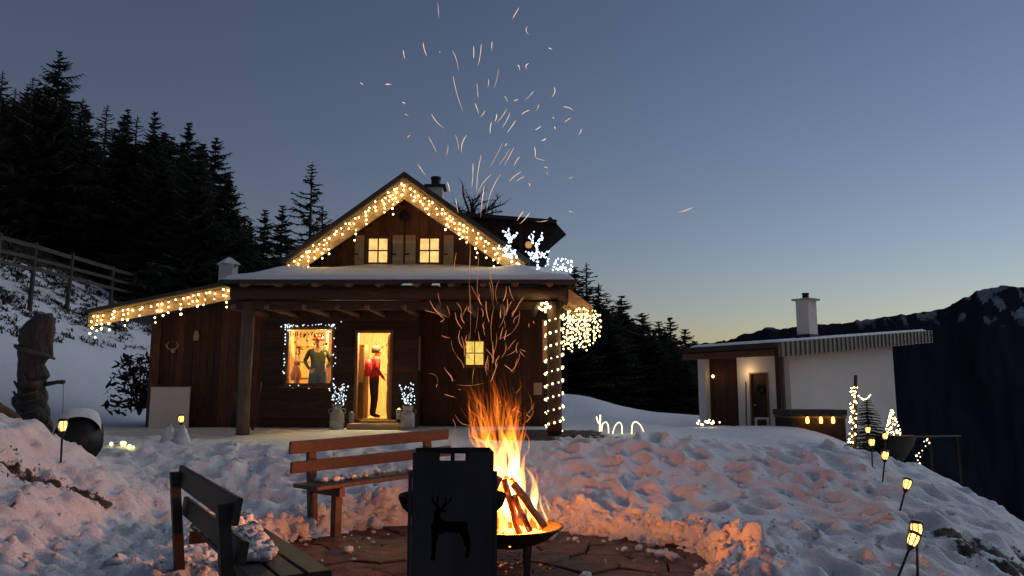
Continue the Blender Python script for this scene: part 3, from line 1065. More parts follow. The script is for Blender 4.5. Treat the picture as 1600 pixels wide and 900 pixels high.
part('roof', MB().bar((b1.x + 0.06, 21.7, b1.z - 0.08), (b2.x - 0.1, 21.7, b2.z - 0.02), 0.7, 0.09, (0, 1, 0)), MAT['tin'], barn)
part('corner_post', MB().box(P(811, 420, 21.5), P(817, 355, 21.55)), MAT['beam'], barn)
rl = thing('round_lamp', 'round amber lamp glowing on the dark barn wall', 'lamp', P(826, 383, 21.3))
part('globe', MB().lathe([(0.0, 0.0), (0.07, 0.02), (0.1, 0.1), (0.07, 0.18), (0, 0.2)], P(826, 388, 21.3), 14), EM('amber_globe', (1, 0.5, 0.16), 0.55), rl, True)
part('bracket', MB().bar(P(826, 383, 21.3), P(826, 383, 21.6), 0.03, 0.03), MAT['black'], rl)

# ------------------------------------------------------------------ paved clearing
def clip_poly(poly, n, d):
    out = []
    for i in range(len(poly)):
        a, b = poly[i], poly[(i + 1) % len(poly)]
        da, db = a[0] * n[0] + a[1] * n[1] - d, b[0] * n[0] + b[1] * n[1] - d
        if da <= 0:
            out.append(a)
        if da * db < 0:
            t = da / (da - db)
            out.append((a[0] + (b[0] - a[0]) * t, a[1] + (b[1] - a[1]) * t))
    return out


paving = tag(part('stone_paving', MB().lathe([(0.0, -0.02), (PIT_R * 1.03, -0.02)], (PIT[0], PIT[1], -0.026), 48), M('pit_earth', (0.035, 0.022, 0.015), 0.85, 0.5, 6.0)), 'round clearing of rough brown flagstones under the fire bowl', kind='structure')
pr_rng = random.Random(11)
sites = []
stp = 0.46
for i in range(-6, 7):
    for j in range(-6, 7):
        x = PIT[0] + (i + (j % 2) * 0.5) * stp * 1.15 + pr_rng.uniform(-.15, .15)
        y = PIT[1] + j * stp * 0.9 + pr_rng.uniform(-.13, .13)
        if math.hypot(x - PIT[0], y - PIT[1]) < PIT_R + 0.35:
            sites.append((x, y))
for i, (x, y) in enumerate(sites):
    poly = [(x - 1, y - 1), (x + 1, y - 1), (x + 1, y + 1), (x - 1, y + 1)]
    for j, (a, b) in enumerate(sites):
        if j != i and (a - x) ** 2 + (b - y) ** 2 < 2.2:
            nx, ny = a - x, b - y
            L = math.hypot(nx, ny)
            nx, ny = nx / L, ny / L
            poly = clip_poly(poly, (nx, ny), (x + a) / 2 * nx + (y + b) / 2 * ny - 0.006)
    if len(poly) < 3:
        continue
    # ragged edges
    ring = []
    for k in range(len(poly)):
        a, b = poly[k], poly[(k + 1) % len(poly)]
        ring.append(a)
        ring.append(((a[0] + b[0]) / 2 + pr_rng.uniform(-.012, .012), (a[1] + b[1]) / 2 + pr_rng.uniform(-.012, .012)))
    top = pr_rng.uniform(-0.03, -0.004)
    tx, ty = pr_rng.uniform(-.025, .025), pr_rng.uniform(-.025, .025)
    mb = MB()
    n = len(ring)
    cx, cy = sum(p[0] for p in ring) / n, sum(p[1] for p in ring) / n
    mb.add([(p[0], p[1], -0.06) for p in ring] + [(p[0], p[1], top - 0.009 + tx * (p[0] - cx) + ty * (p[1] - cy)) for p in ring] +
           [(cx + (p[0] - cx) * 0.95, cy + (p[1] - cy) * 0.95, top + tx * (p[0] - cx) + ty * (p[1] - cy)) for p in ring],
           [(k, (k + 1) % n, n + (k + 1) % n, n + k) for k in range(n)] + [(n + k, n + (k + 1) % n, 2 * n + (k + 1) % n, 2 * n + k) for k in range(n)] + [tuple(range(2 * n, 3 * n))])
    part('flagstone', mb, MAT['stone'], paving)

# ------------------------------------------------------------------ benches
def plank_mesh(L, w, t, mat, seed=0, ch=0.008):
    """Plank along +x with chamfered edges and cut corners at the ends."""
    r = random.Random(seed)
    mb = MB()
    sec = [(-w / 2 + ch, -t / 2), (w / 2 - ch, -t / 2), (w / 2, -t / 2 + ch), (w / 2, t / 2 - ch), (w / 2 - ch, t / 2), (-w / 2 + ch, t / 2), (-w / 2, t / 2 - ch), (-w / 2, -t / 2 + ch)]
    xs = [0] + [L * k / 5 for k in range(1, 5)] + [L]
    rings = [[(x, a * (1 + r.uniform(-.012, .012)) , b + r.uniform(-.0015, .0015)) for a, b in sec] for x in xs]
    vs = [p for g in rings for p in g]
    fs = [(i * 8 + k, (i + 1) * 8 + k, (i + 1) * 8 + (k + 1) % 8, i * 8 + (k + 1) % 8) for i in range(len(xs) - 1) for k in range(8)]
    fs += [tuple(range(8)), tuple(reversed(range((len(xs) - 1) * 8, len(xs) * 8)))]
    mb.add(vs, fs)
    return mb.mesh('plank', mat)


def frame_from(o, ax, up):
    ax = ax.normalized()
    y = up.cross(ax).normalized()
    z = ax.cross(y).normalized()
    return Matrix(((ax.x, y.x, z.x, o.x), (ax.y, y.y, z.y, o.y), (ax.z, y.z, z.z, o.z), (0, 0, 0, 1)))


def bench(label, a, b, mat, rail_w, n_seat=3, seat_h=0.45, back_top=0.96, rails=((0.90, 0.13), (0.70, 0.12)), flip=False, leg_in=0.28):
    """Bench whose seat back edge runs from a to b (ground points); it faces left of a->b unless flipped."""
    a, b = Vector(a), Vector(b)
    ax = (b - a).normalized()
    fw = Vector((-ax.y, ax.x, 0)).normalized() * (-1 if flip else 1)
    up = Vector((0, 0, 1))
    L = (b - a).length
    root = thing('garden_bench', label, 'bench', (a + b) / 2)
    # seat planks
    for k in range(n_seat):
        o = a + fw * (0.09 + 0.165 * k) + up * seat_h
        m = frame_from(o, ax, up)
        put('seat_plank', plank_mesh(L, 0.15, 0.042, mat, k), root, mat=m)
    lean = -0.10
    for z, w in rails:
        o = a + fw * (0.0 + lean * (z - seat_h) / 0.5) + up * z
        m = frame_from(o, ax, (up * 1.0 + fw * 0.0))
        # the plank's wide side faces the sitter
        m = m @ Matrix.Rotation(math.radians(90 - (-1 if flip else 1) * 8), 4, 'X')
        put('back_rail', plank_mesh(L, w, 0.04, mat, int(z * 100)), root, mat=m)
    for t in (leg_in, L - leg_in):
        p = a + ax * t
        lp_ = p - fw * 0.045
        part('rear_leg', MB().hexa([q for zz, off in ((-0.08, 0.0), (back_top - 0.03, lean)) for q in (
            lp_ - ax * 0.045 + fw * (off - 0.035) + up * zz, lp_ + ax * 0.045 + fw * (off - 0.035) + up * zz,
            lp_ + ax * 0.045 + fw * (off + 0.035) + up * zz, lp_ - ax * 0.045 + fw * (off + 0.035) + up * zz)]), mat, root)
        part('front_leg', MB().bar(p + fw * 0.40 + up * -0.08, p + fw * 0.40 + up * (seat_h - 0.022), 0.09, 0.075, ax), mat, root)
        part('crossbar', MB().bar(p - fw * 0.005 + up * (seat_h - 0.07), p + fw * 0.5 + up * (seat_h - 0.07), 0.06, 0.09), mat, root)
    return root


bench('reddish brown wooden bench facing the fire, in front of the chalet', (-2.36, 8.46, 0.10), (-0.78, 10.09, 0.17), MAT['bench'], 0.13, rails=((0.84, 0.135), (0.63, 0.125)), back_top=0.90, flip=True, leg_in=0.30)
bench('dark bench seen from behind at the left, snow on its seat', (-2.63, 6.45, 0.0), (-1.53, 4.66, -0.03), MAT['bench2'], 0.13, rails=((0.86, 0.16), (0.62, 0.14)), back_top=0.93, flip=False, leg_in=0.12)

# ------------------------------------------------------------------ fire column with the stag
CX, CY, CW, CD, CH = P(707, 800, 4.4).x, 4.4, 0.43, 0.40, 1.2
CYAW = math.radians(5)
colm = thing('fire_column', 'tall black steel fire column with a stag cut-out standing before the fire', 'fire column', (CX, CY, 0), rotz=CYAW)
CM = WM[colm]
stag = [(0.0, 0.0), (0.03, 0.0), (0.035, 0.16), (0.05, 0.26), (0.11, 0.29), (0.19, 0.28), (0.21, 0.20), (0.235, 0.12), (0.225, 0.02), (0.25, 0.02), (0.262, 0.12), (0.262, 0.2),
        (0.245, 0.30), (0.24, 0.38), (0.215, 0.405), (0.14, 0.405), (0.085, 0.41), (0.06, 0.45), (0.065, 0.49), (0.085, 0.50), (0.10, 0.49), (0.105, 0.505), (0.08, 0.53),
        (0.10, 0.57), (0.125, 0.60), (0.14, 0.66), (0.128, 0.66), (0.112, 0.615), (0.098, 0.60), (0.10, 0.66), (0.088, 0.66), (0.085, 0.60), (0.068, 0.555),
        (0.055, 0.55), (0.045, 0.60), (0.05, 0.665), (0.038, 0.665), (0.033, 0.61), (0.018, 0.62), (0.012, 0.68), (0.0, 0.68), (0.005, 0.60), (0.03, 0.555),
        (0.035, 0.53), (0.015, 0.51), (0.02, 0.44), (0.0, 0.36), (0.005, 0.24), (0.008, 0.12)]
stag = [(-0.115 + x * 0.80, 0.645 + z * 0.49) for x, z in stag]
w2 = CW / 2
notch = [(-w2, 0), (w2, 0), (w2, CH), (0.09, CH), (0.07, CH - 0.045), (-0.07, CH - 0.045), (-0.09, CH), (-w2, CH)]


def plate(name, outer, holes, yc, t, mat, parent):
    loops = [[Vector((x, 0, z)) for x, z in outer]] + [[Vector((x, 0, z)) for x, z in h] for h in holes]
    tris = tessellate_polygon(loops)
    flat = [p for lo in loops for p in lo]
    n = len(flat)
    mb = MB()
    mb.v = [(p.x, yc - t / 2, p.z) for p in flat] + [(p.x, yc + t / 2, p.z) for p in flat]
    mb.f = [tuple(q) for q in tris] + [tuple(i + n for i in q[::-1]) for q in tris]
    s = 0
    for lo in loops:
        m = len(lo)
        mb.f += [(s + k, s + (k + 1) % m, n + s + (k + 1) % m, n + s + k) for k in range(m)]
        s += m
    mb.mi = [0] * len(mb.f)
    return put(name, mb.mesh(name, mat), parent, mat=CM)


slots = [[(-0.075, CH - 0.075), (-0.012, CH - 0.075), (-0.012, CH - 0.035), (-0.075, CH - 0.035)], [(0.012, CH - 0.075), (0.075, CH - 0.075), (0.075, CH - 0.035), (0.012, CH - 0.035)]]
plate('front_panel', notch, [stag], -CD / 2, 0.004, MAT['black'], colm)
plate('back_panel', [(-w2, 0), (w2, 0), (w2, CH), (-w2, CH)], slots, CD / 2, 0.004, MAT['black'], colm)
for s in (-1, 1):
    put('side_panel', MB().box((s * w2 - 0.002, -CD / 2 + 0.003, 0), (s * w2 + 0.002, CD / 2 - 0.003, CH)).mesh('side_panel', MAT['black']), colm, mat=CM)
    put('edge_flange', MB().box((s * (w2 + 0.012) - 0.01, -CD / 2 - 0.006, 0.0), (s * (w2 + 0.012) + 0.008, -CD / 2 + 0.02, CH - 0.1)).mesh('edge_flange', MAT['black']), colm, mat=CM)
put('inner_grate', MB().box((-w2 + 0.01, -CD / 2 + 0.01, 0.2), (w2 - 0.01, CD / 2 - 0.01, 0.22)).mesh('inner_grate', MAT['black']), colm, mat=CM)
dish = thing('steel_dish', 'round black steel dish showing on both sides behind the fire column', 'dish', P(707, 790, 4.95))
dz = P(707, 772, 4.95).z
part('bowl', MB().lathe([(0.0, -0.17), (0.14, -0.165), (0.25, -0.13), (0.315, -0.07), (0.335, -0.02), (0.335, 0.0), (0.32, 0.0), (0.3, -0.06), (0.24, -0.11), (0.0, -0.15)], (P(707, 790, 4.95).x, 4.95, dz), 40), MAT['soot'], dish, True)
part('stand', MB().lathe([(0.16, 0.0), (0.05, 0.03), (0.04, dz - 0.12), (0.1, dz - 0.1)], (P(707, 790, 4.95).x, 4.95, -0.02), 16), MAT['black'], dish, True)

# ------------------------------------------------------------------ fire bowl, logs, bonfire
FX, FY = P(797, 820, 7.1).x, 7.1
RZ, RR = 0.33, 0.465
fb = thing('fire_bowl', 'shallow rusty steel fire bowl on legs holding the burning logs', 'fire bowl', (FX, FY, -0.01))
part('bowl', MB().lathe([(0.0, RZ - 0.17), (0.18, RZ - 0.155), (0.34, RZ - 0.09), (0.43, RZ - 0.02), (RR, RZ + 0.012), (RR + 0.012, RZ + 0.012), (RR + 0.012, RZ + 0.022), (RR - 0.01, RZ + 0.022), (0.42, RZ - 0.005), (0.32, RZ - 0.07), (0.17, RZ - 0.13), (0.0, RZ - 0.145)], (FX, FY, 0), 48), MAT['iron'], fb, True)
for ang in (-62, 62, 180):
    a = math.radians(ang)
    part('leg', MB().bar((FX + 0.34 * math.cos(a), FY + 0.34 * math.sin(a) * 0.9, RZ - 0.1), (FX + 0.30 * math.cos(a), FY + 0.3 * math.sin(a), -0.03), 0.055, 0.02, (math.cos(a), math.sin(a), 0)), MAT['iron'], fb)


def ember_mat(name, col, glow, amt):
    m = M(name, col, 0.9, 0.5, 9.0, (1, 1, 1), 0.8, bdist=0.02)
    n, l = m.node_tree.nodes, m.node_tree.links
    b = n['Principled BSDF']
    g = n.new('ShaderNodeNewGeometry')
    z = n.new('ShaderNodeTexNoise')
    z.inputs['Scale'].default_value = 16
    z.inputs['Detail'].default_value = 4
    l.new(g.outputs['Position'], z.inputs['Vector'])
    r = n.new('ShaderNodeMapRange')
    r.inputs['From Min'].default_value = 1 - amt - 0.12
    r.inputs['From Max'].default_value = 1 - amt + 0.15
    r.inputs['To Max'].default_value = glow * KX
    l.new(z.outputs['Fac'], r.inputs['Value'])
    b.inputs['Emission Color'].default_value = (1, 0.25, 0.04, 1)
    l.new(r.outputs[0], b.inputs['Emission Strength'])
    return m


char = ember_mat('charring_wood', (0.2, 0.1, 0.055), 3.0, 0.28)
ember = ember_mat('glowing_embers', (0.05, 0.02, 0.015), 14.0, 0.6)
# pixel feet and heads of the standing logs
logs = [((752, 826), (780, 746), 'log at the left of the burning stack, half hidden by the column'),
        ((784, 826), (774, 744), 'thin split log standing behind the front log of the stack'),
        ((810, 834), (787, 749), 'front upright split log in the burning stack'),
        ((829, 830), (803, 774), 'slim split log between the two front logs of the fire'),
        ((852, 824), (802, 756), 'rightmost split log leaning in against the burning stack'),
        ((838, 812), (798, 748), 'split log at the back right of the burning stack'),
        ((765, 815), (792, 745), 'split log at the back left of the burning stack')]
for k, (f, h, lb) in enumerate(logs):
    back = 0.16 if 'back' in lb or 'behind' in lb else -0.24 + 0.05 * (k % 3)
    p0 = P(f[0], f[1], FY + back)
    p0.z = max(p0.z, RZ - 0.1)
    p1 = P(h[0], h[1], FY + back * 0.25 - 0.02)
    d = (p1 - p0)
    r = (0.032, 0.03, 0.036, 0.03, 0.042, 0.032, 0.03)[k]
    lg = MB()
    pts = [p0 + d * t for t in (0, 0.2, 0.4, 0.6, 0.8, 1)]
    lr_ = random.Random(k)
    lg.tube([p + Vector((lr_.uniform(-.006, .006), lr_.uniform(-.006, .006), 0)) for p in pts], [r * lr_.uniform(0.88, 1.12) for _ in pts], 5, flat=0.8)
    tag(part('firewood_log', lg, char), lb, 'log', 'split logs stacked upright in the fire bowl')

fire = thing('bonfire', 'tall orange bonfire with flying sparks in the steel bowl', 'fire', (FX, FY, RZ - 0.08))
mb = MB()
er = random.Random(5)
for _ in range(90):
    a, r = er.uniform(0, 6.28), 0.33 * math.sqrt(er.random())
    c = Vector((FX + r * math.cos(a), FY + r * math.sin(a), RZ - 0.11 + 0.3 * r * r + er.uniform(0, .03)))
    s = er.uniform(0.018, 0.045)
    mb.lathe([(0, -s * .7), (s * er.uniform(.7, 1), -s * .2), (s * er.uniform(.6, 1), s * .3), (0, s * .7)], c, 6)
part('ember_bed', mb, ember, fire)
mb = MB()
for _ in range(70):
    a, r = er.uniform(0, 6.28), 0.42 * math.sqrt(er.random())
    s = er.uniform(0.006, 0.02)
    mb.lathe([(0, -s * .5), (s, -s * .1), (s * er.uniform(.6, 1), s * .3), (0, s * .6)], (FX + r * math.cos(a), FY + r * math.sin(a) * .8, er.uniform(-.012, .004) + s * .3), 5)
part('ground_glow_bits', mb, ember_mat('ground_glow', (0.06, 0.025, 0.018), 1.0, 0.4), fire)  # glowing bits added for the red firelight on the ground below


def flame_mat(name, stops, dens):
    """Glowing gas: emission only, its colour changing from root to tip."""
    m = bpy.data.materials.new(name)
    m.use_nodes = True
    n, l = m.node_tree.nodes, m.node_tree.links
    n.clear()
    o = n.new('ShaderNodeOutputMaterial')
    e = n.new('ShaderNodeEmission')
    tc = n.new('ShaderNodeTexCoord')
    sp = n.new('ShaderNodeSeparateXYZ')
    l.new(tc.outputs['Generated'], sp.inputs[0])
    r = n.new('ShaderNodeValToRGB')
    r.color_ramp.elements.remove(r.color_ramp.elements[0])
    for k, (t, c) in enumerate(stops):
        el = r.color_ramp.elements[0] if k == 0 else r.color_ramp.elements.new(t)
        el.position = t
        el.color = (*c, 1)
    l.new(sp.outputs['Z'], r.inputs['Fac'])
    l.new(r.outputs['Color'], e.inputs['Color'])
    e.inputs['Strength'].default_value = dens * KX
    l.new(e.outputs[0], o.inputs['Volume'])
    return m


FCORE = flame_mat('flame_core', [(0.0, (1, 0.55, 0.14)), (0.3, (1, 0.62, 0.2)), (0.6, (1, 0.45, 0.08)), (1.0, (0.9, 0.22, 0.02))], 44.0)
FBODY = flame_mat('flame_body', [(0.0, (1, 0.38, 0.045)), (0.35, (1, 0.25, 0.02)), (1.0, (0.8, 0.12, 0.01))], 17.0)
FTIP = flame_mat('flame_tip', [(0.0, (1, 0.22, 0.02)), (0.5, (0.95, 0.16, 0.014)), (1.0, (0.5, 0.07, 0.01))], 17.0)
fr_ = random.Random(21)


def tongue(path, rad, mat, flat=0.6, n=9, wob=0.02, name='flame_tongue'):
    """path: list of (px, py, depth offset); swelling then tapering to a wavy point."""
    pts = [P(x, y, FY + dd) for x, y, dd in path]
    N = 13
    out, rr = [], []
    ph, fq = fr_.uniform(0, 6), fr_.uniform(4, 8)
    for i in range(N):
        t = i / (N - 1)
        s = t * (len(pts) - 1)
        k = min(int(s), len(pts) - 2)
        f = s - k
        p_1, p0_, p1_, p2_ = pts[max(k - 1, 0)], pts[k], pts[k + 1], pts[min(k + 2, len(pts) - 1)]
        q = 0.5 * (2 * p0_ + (p1_ - p_1) * f + (2 * p_1 - 5 * p0_ + 4 * p1_ - p2_) * f * f + (3 * p0_ - p_1 - 3 * p1_ + p2_) * f ** 3)
        q = q + Vector((math.sin(ph + fq * t), math.cos(ph * 2 + fq * t), 0)) * wob * t
        out.append(q)
        rr.append(max(rad * (0.35 + 0.9 * math.sin(min(1, t * 2.2 + 0.15) * 1.57)) * (1 - t) ** 0.75 * (1 + 0.18 * math.sin(ph + fq * 1.7 * t)), 0.0012))
    return part(name, MB().tube(out, rr, n, flat=flat), mat, fire, True)


# bright heart
for (x, y, xt, yt, r) in [(788, 800, 790, 640, .085), (800, 790, 805, 660, .08), (775, 800, 772, 655, .075), (795, 760, 785, 610, .06), (812, 800, 822, 680, .055),
                          (760, 810, 755, 690, .06), (800, 815, 798, 700, .09), (825, 815, 832, 700, .045), (778, 770, 762, 630, .05), (805, 745, 812, 640, .045), (842, 815, 838, 735, .03), (790, 780, 800, 690, .09)]:
    xm = (x + xt) / 2 + fr_.uniform(-8, 8)
    yt = max(yt, 640) + 28 if yt < 720 else yt
    xt = 787 + (xt - 787) * .8
    tongue([(x, y, fr_.uniform(.08, .25)), (xm, (y + yt) / 2, fr_.uniform(.05, .18)), (xt, yt, fr_.uniform(-.02, .1))], r, FCORE, wob=0.025)
# orange body, fanning out as it rises
for k in range(50):
    q = fr_.uniform(-1, 1)
    x0_, y0_ = 785 + q * 20 + fr_.uniform(-4, 4), fr_.uniform(690, 765)
    xt = 776 + q * 44 + fr_.uniform(-6, 6)
    yt = fr_.uniform(590, 665) + 26 * q * q
    tongue([(x0_, y0_, fr_.uniform(.0, .2)), ((x0_ + xt) / 2 + fr_.uniform(-5, 5) + 4 * q, (y0_ + yt) / 2, fr_.uniform(-.05, .15)), (xt, yt, fr_.uniform(-.15, .15))], fr_.uniform(.011, .03), FBODY, wob=0.03, n=8)
# thin upper filaments
for k in range(120):
    q = fr_.uniform(-1, 1)
    x0_, y0_ = 780 + q * 27 + fr_.uniform(-4, 4), fr_.uniform(635, 705)
    xt = 770 + q * 48 + fr_.uniform(-7, 7)
    yt = fr_.uniform(560, 625) + 34 * q * q
    tongue([(x0_, y0_, fr_.uniform(-.15, .15)), ((x0_ + xt) / 2 + fr_.uniform(-4, 4) + 3 * q, (y0_ + yt) / 2, fr_.uniform(-.15, .15)), (xt, yt, fr_.uniform(-.2, .2))], fr_.uniform(.004, .012), FTIP, wob=0.02, n=6)
# low licks round the logs and loose flakes of flame at the right
for (x, y, xt, yt, r) in [(765, 830, 758, 770, .03), (790, 832, 792, 780, .03), (822, 832, 818, 785, .026), (842, 828, 832, 770, .024), (855, 815, 842, 765, .02), (805, 832, 804, 790, .03), (752, 828, 748, 760, .03), (860, 800, 850, 770, .012)]:
    tongue([(x, y, .06), ((x + xt) / 2 + fr_.uniform(-3, 3), (y + yt) / 2, .06), (xt, yt, .06)], r, FCORE, wob=0.012)
for (x, y, xt, yt, r) in [(818, 690, 812, 655, .014), (822, 660, 834, 628, .014), (808, 650, 800, 615, .012), (826, 700, 818, 672, .016), (830, 640, 822, 610, .01), (815, 720, 826, 690, .014), (838, 705, 828, 690, .008), (836, 770, 834, 725, .02), (806, 615, 812, 590, .009), (745, 640, 735, 600, .01), (752, 660, 736, 606, .012)]:
    tongue([(x, y, 0.05), ((x + xt) / 2 + 5, (y + yt) / 2, 0.05), (xt, yt, 0.02)], r, FBODY, wob=0.01, n=7)

for k, (z, e, r) in enumerate(((0.40, 400, .1), (0.56, 26, .12), (0.95, 6, .14))):
    ld = bpy.data.lights.new('fire_glow', 'POINT')
    ld.energy = e * KX
    ld.color = (1.0, 0.235, 0.016)
    ld.shadow_soft_size = r
    put('fire_glow', ld, fire, (FX - 0.02 * k, FY - 0.02, z))

# sparks: thin glowing slivers, listed as (x, y, x2, y2[, bend])
SP_HI = EM('spark_high', (1.0, 0.68, 0.46), 0.95, 0.5, 3.0)
SP_LO = EM('spark_low', (1.0, 0.36, 0.14), 0.62, 0.6, 5.0)
sky_sparks = [(684, 4, 686, 30), (811, 12, 801, 29), (824, 41, 826, 54, 3), (630, 78, 633, 92), (661, 66, 667, 88), (686, 80, 687, 83), (707, 79, 716, 110, -2), (769, 65, 769, 81), (740, 72, 740, 92), (752, 68, 747, 103), (857, 75, 863, 78),
              (809, 101, 812, 110), (826, 99, 823, 108, 3), (563, 129, 568, 132), (602, 132, 613, 133), (708, 119, 724, 175, 2), (779, 107, 772, 138), (763, 123, 762, 137), (745, 130, 747, 153), (742, 161, 748, 178), (758, 173, 749, 184),
              (674, 178, 694, 201, 2), (788, 150, 793, 159), (803, 158, 810, 155), (834, 142, 820, 157), (842, 163, 837, 174), (866, 136, 862, 152, -3), (880, 167, 896, 173, -2), (629, 160, 633, 163), (632, 178, 638, 181), (637, 215, 642, 211),
              (792, 170, 777, 191), (797, 176, 785, 199), (806, 188, 792, 208), (828, 172, 815, 179), (768, 190, 766, 209), (776, 178, 773, 190), (864, 183, 866, 185), (892, 184, 882, 191), (845, 197, 836, 203), (909, 201, 903, 211), (866, 198, 867, 203),
              (669, 213, 683, 239), (711, 210, 716, 235, -2), (729, 211, 721, 239, 3), (700, 227, 697, 243), (785, 224, 764, 264), (797, 232, 780, 258), (803, 231, 788, 259), (792, 224, 789, 228), (853, 216, 845, 220), (835, 229, 836, 246), (836, 246, 852, 251), (812, 245, 803, 260),
              (653, 257, 666, 276), (850, 261, 856, 263), (853, 269, 856, 273), (739, 255, 737, 293), (752, 242, 745, 300, 2), (768, 272, 744, 310, 4), (782, 272, 760, 330, 4), (815, 268, 796, 282), (808, 272, 795, 285), (820, 276, 806, 284), (889, 279, 896, 275), (889, 330, 895, 332),
              (699, 284, 703, 300), (712, 310, 716, 333), (757, 290, 751, 340), (828, 332, 812, 350), (818, 330, 808, 345), (856, 344, 838, 346), (1082, 324, 1060, 332), (826, 286, 828, 291), (722, 478, 722, 478)]
low_sparks = [(713, 395, 710, 424), (735, 380, 733, 440), (748, 400, 746, 470), (762, 420, 770, 478, -4), (780, 437, 778, 477, 5), (765, 440, 768, 470), (684, 458, 690, 478), (664, 485, 686, 491), (680, 482, 703, 496, 3), (688, 503, 695, 498), (690, 524, 704, 528), (698, 477, 703, 493),
              (713, 472, 722, 495, -3), (730, 478, 722, 496), (733, 440, 735, 530), (747, 480, 742, 520), (772, 478, 770, 545, 4), (789, 480, 780, 512, -3), (787, 500, 789, 513), (800, 470, 793, 486), (812, 486, 800, 520, -4), (800, 520, 778, 530), (806, 530, 792, 548), (818, 463, 810, 476), (795, 447, 803, 470),
              (822, 550, 812, 546), (808, 546, 790, 556), (812, 548, 820, 558), (788, 570, 803, 582), (809, 560, 804, 582), (836, 628, 822, 648, -2), (822, 648, 828, 652), (670, 583, 684, 600, -6), (684, 600, 682, 606), (694, 574, 710, 596), (714, 601, 757, 598, 3), (716, 608, 720, 611), (694, 616, 711, 621),
              (711, 648, 740, 664, 7), (707, 655, 712, 668), (712, 668, 702, 692), (826, 505, 827, 512), (834, 501, 835, 506), (688, 448, 680, 442), (705, 530, 718, 560, 4), (725, 545, 733, 520, 3), (776, 520, 768, 560, -3), (755, 505, 758, 525), (741, 575, 738, 600), (762, 555, 764, 582), (790, 535, 782, 560, -4)]
sr = random.Random(9)
for lst, mt, w in ((sky_sparks, SP_HI, 0.0044), (low_sparks, SP_LO, 0.0029)):
    for s in lst:
        x0_, y0_, x1_, y1_ = s[:4]
        if (x0_, y0_) == (x1_, y1_):
            continue
        bend = s[4] if len(s) > 4 else sr.uniform(-1.2, 1.2)
        dd = FY + sr.uniform(-0.5, 0.6)
        L = math.hypot(x1_ - x0_, y1_ - y0_)
        nx, ny = -(y1_ - y0_) / L, (x1_ - x0_) / L
        pts = [P(x0_ + (x1_ - x0_) * t + nx * bend * math.sin(math.pi * t), y0_ + (y1_ - y0_) * t + ny * bend * math.sin(math.pi * t), dd + 0.05 * t) for t in (0, .25, .5, .75, 1)]
        k = min(1.0, 12 / L) * 0.35 + 0.65
        part('spark', MB().tube(pts, [w * 0.3 * k, w * (.8 + .4 * sr.random()) * k, w * (.6 + .5 * sr.random()) * k, w * (.35 + .6 * sr.random()) * k, w * 0.15 * k], 5), mt, fire)
for k in range(34):                                      # faint extra ones in the rising plume
    x0_, y0_ = sr.gauss(760, 26), sr.uniform(470, 600)
    L = sr.uniform(10, 38)
    an = sr.gauss((x0_ - 770) * 0.012, 0.25)
    dd = FY + sr.uniform(-.4, .4)
    bend = sr.uniform(-4, 4)
    pts = [P(x0_ + math.sin(an) * L * t + bend * math.sin(3.14 * t), y0_ - math.cos(an) * L * t, dd) for t in (0, .3, .6, 1)]
    part('spark', MB().tube(pts, [.002, .0036, .003, .0015], 4), SP_LO, fire)

# ------------------------------------------------------------------ loose snow
def lump(mb, c, s, r):
    n, m = 7, 4
    ph = [r.uniform(0, 6) for _ in range(4)]
    fl = r.uniform(.5, .9)
    vs, fs = [], []
    for i in range(m + 1):
        th = math.pi * i / m
        for k in range(n):
            a = 2 * math.pi * k / n
            rr = s * (1 + 0.22 * math.sin(2 * a + ph[0]) * math.sin(th) + 0.16 * math.sin(3 * a + ph[1] + th * 2) + 0.12 * math.cos(3 * th + ph[2]) + r.uniform(-.2, .2))
            vs.append((c[0] + rr * math.sin(th) * math.cos(a), c[1] + rr * math.sin(th) * math.sin(a), c[2] + fl * rr * math.cos(th)))
    for i in range(m):
        for k in range(n):
            fs.append((i * n + k, (i + 1) * n + k, (i + 1) * n + (k + 1) % n, i * n + (k + 1) % n))
    mb.add(vs, fs)


cl = MB()
cr = random.Random(17)
for _ in range(1500):                                    # shovelled rim of the clearing
    a = cr.uniform(-0.75, math.pi + 0.9)
    rad = PIT_R * (1 + 0.06 * math.sin(3 * a + 1) + 0.04 * math.sin(7 * a)) + abs(cr.gauss(0.1, 0.33)) - 0.03
    x, y = PIT[0] + rad * math.cos(a), PIT[1] + rad * math.sin(a)
    s = min(0.012 + cr.expovariate(1 / 0.017), 0.095)
    lump(cl, (x, y, G(x, y) + s * cr.uniform(-0.45, 0.2)), s, cr)
for _ in range(130):                                     # clods that rolled on to the stones
    a = cr.uniform(0, 6.28)
    rad = PIT_R * (1 - abs(cr.gauss(0, 0.22)))
    x, y = PIT[0] + rad * math.cos(a), PIT[1] + rad * math.sin(a)
    if math.hypot(x - FX, y - FY) < 0.55:
        continue
    s = min(0.012 + cr.expovariate(1 / 0.016), 0.06)
    lump(cl, (x, y, -0.012 + s * 0.55), s, cr)
for _ in range(900):                                     # trodden crust on the left and round the benches
    x, y = cr.uniform(-4.6, -0.2), cr.uniform(4.2, 12.4)
    if pit_r(np.array([x]), np.array([y]))[0] < 0.1:
        continue
    s = min(0.01 + cr.expovariate(1 / 0.015), 0.08)
    lump(cl, (x, y, G(x, y) + s * cr.uniform(-0.5, 0.1)), s, cr)
for _ in range(420):
    x, y = cr.uniform(1.4, 5.6), cr.uniform(5.0, 12)
    s = min(0.012 + cr.expovariate(1 / 0.016), 0.07)
    lump(cl, (x, y, G(x, y) + s * cr.uniform(-0.3, 0.2)), s, cr)
tag(part('snow_clods', cl, MAT['snow'], None, True), 'loose clods of shovelled snow heaped round the fire clearing', 'snow', kind='stuff')
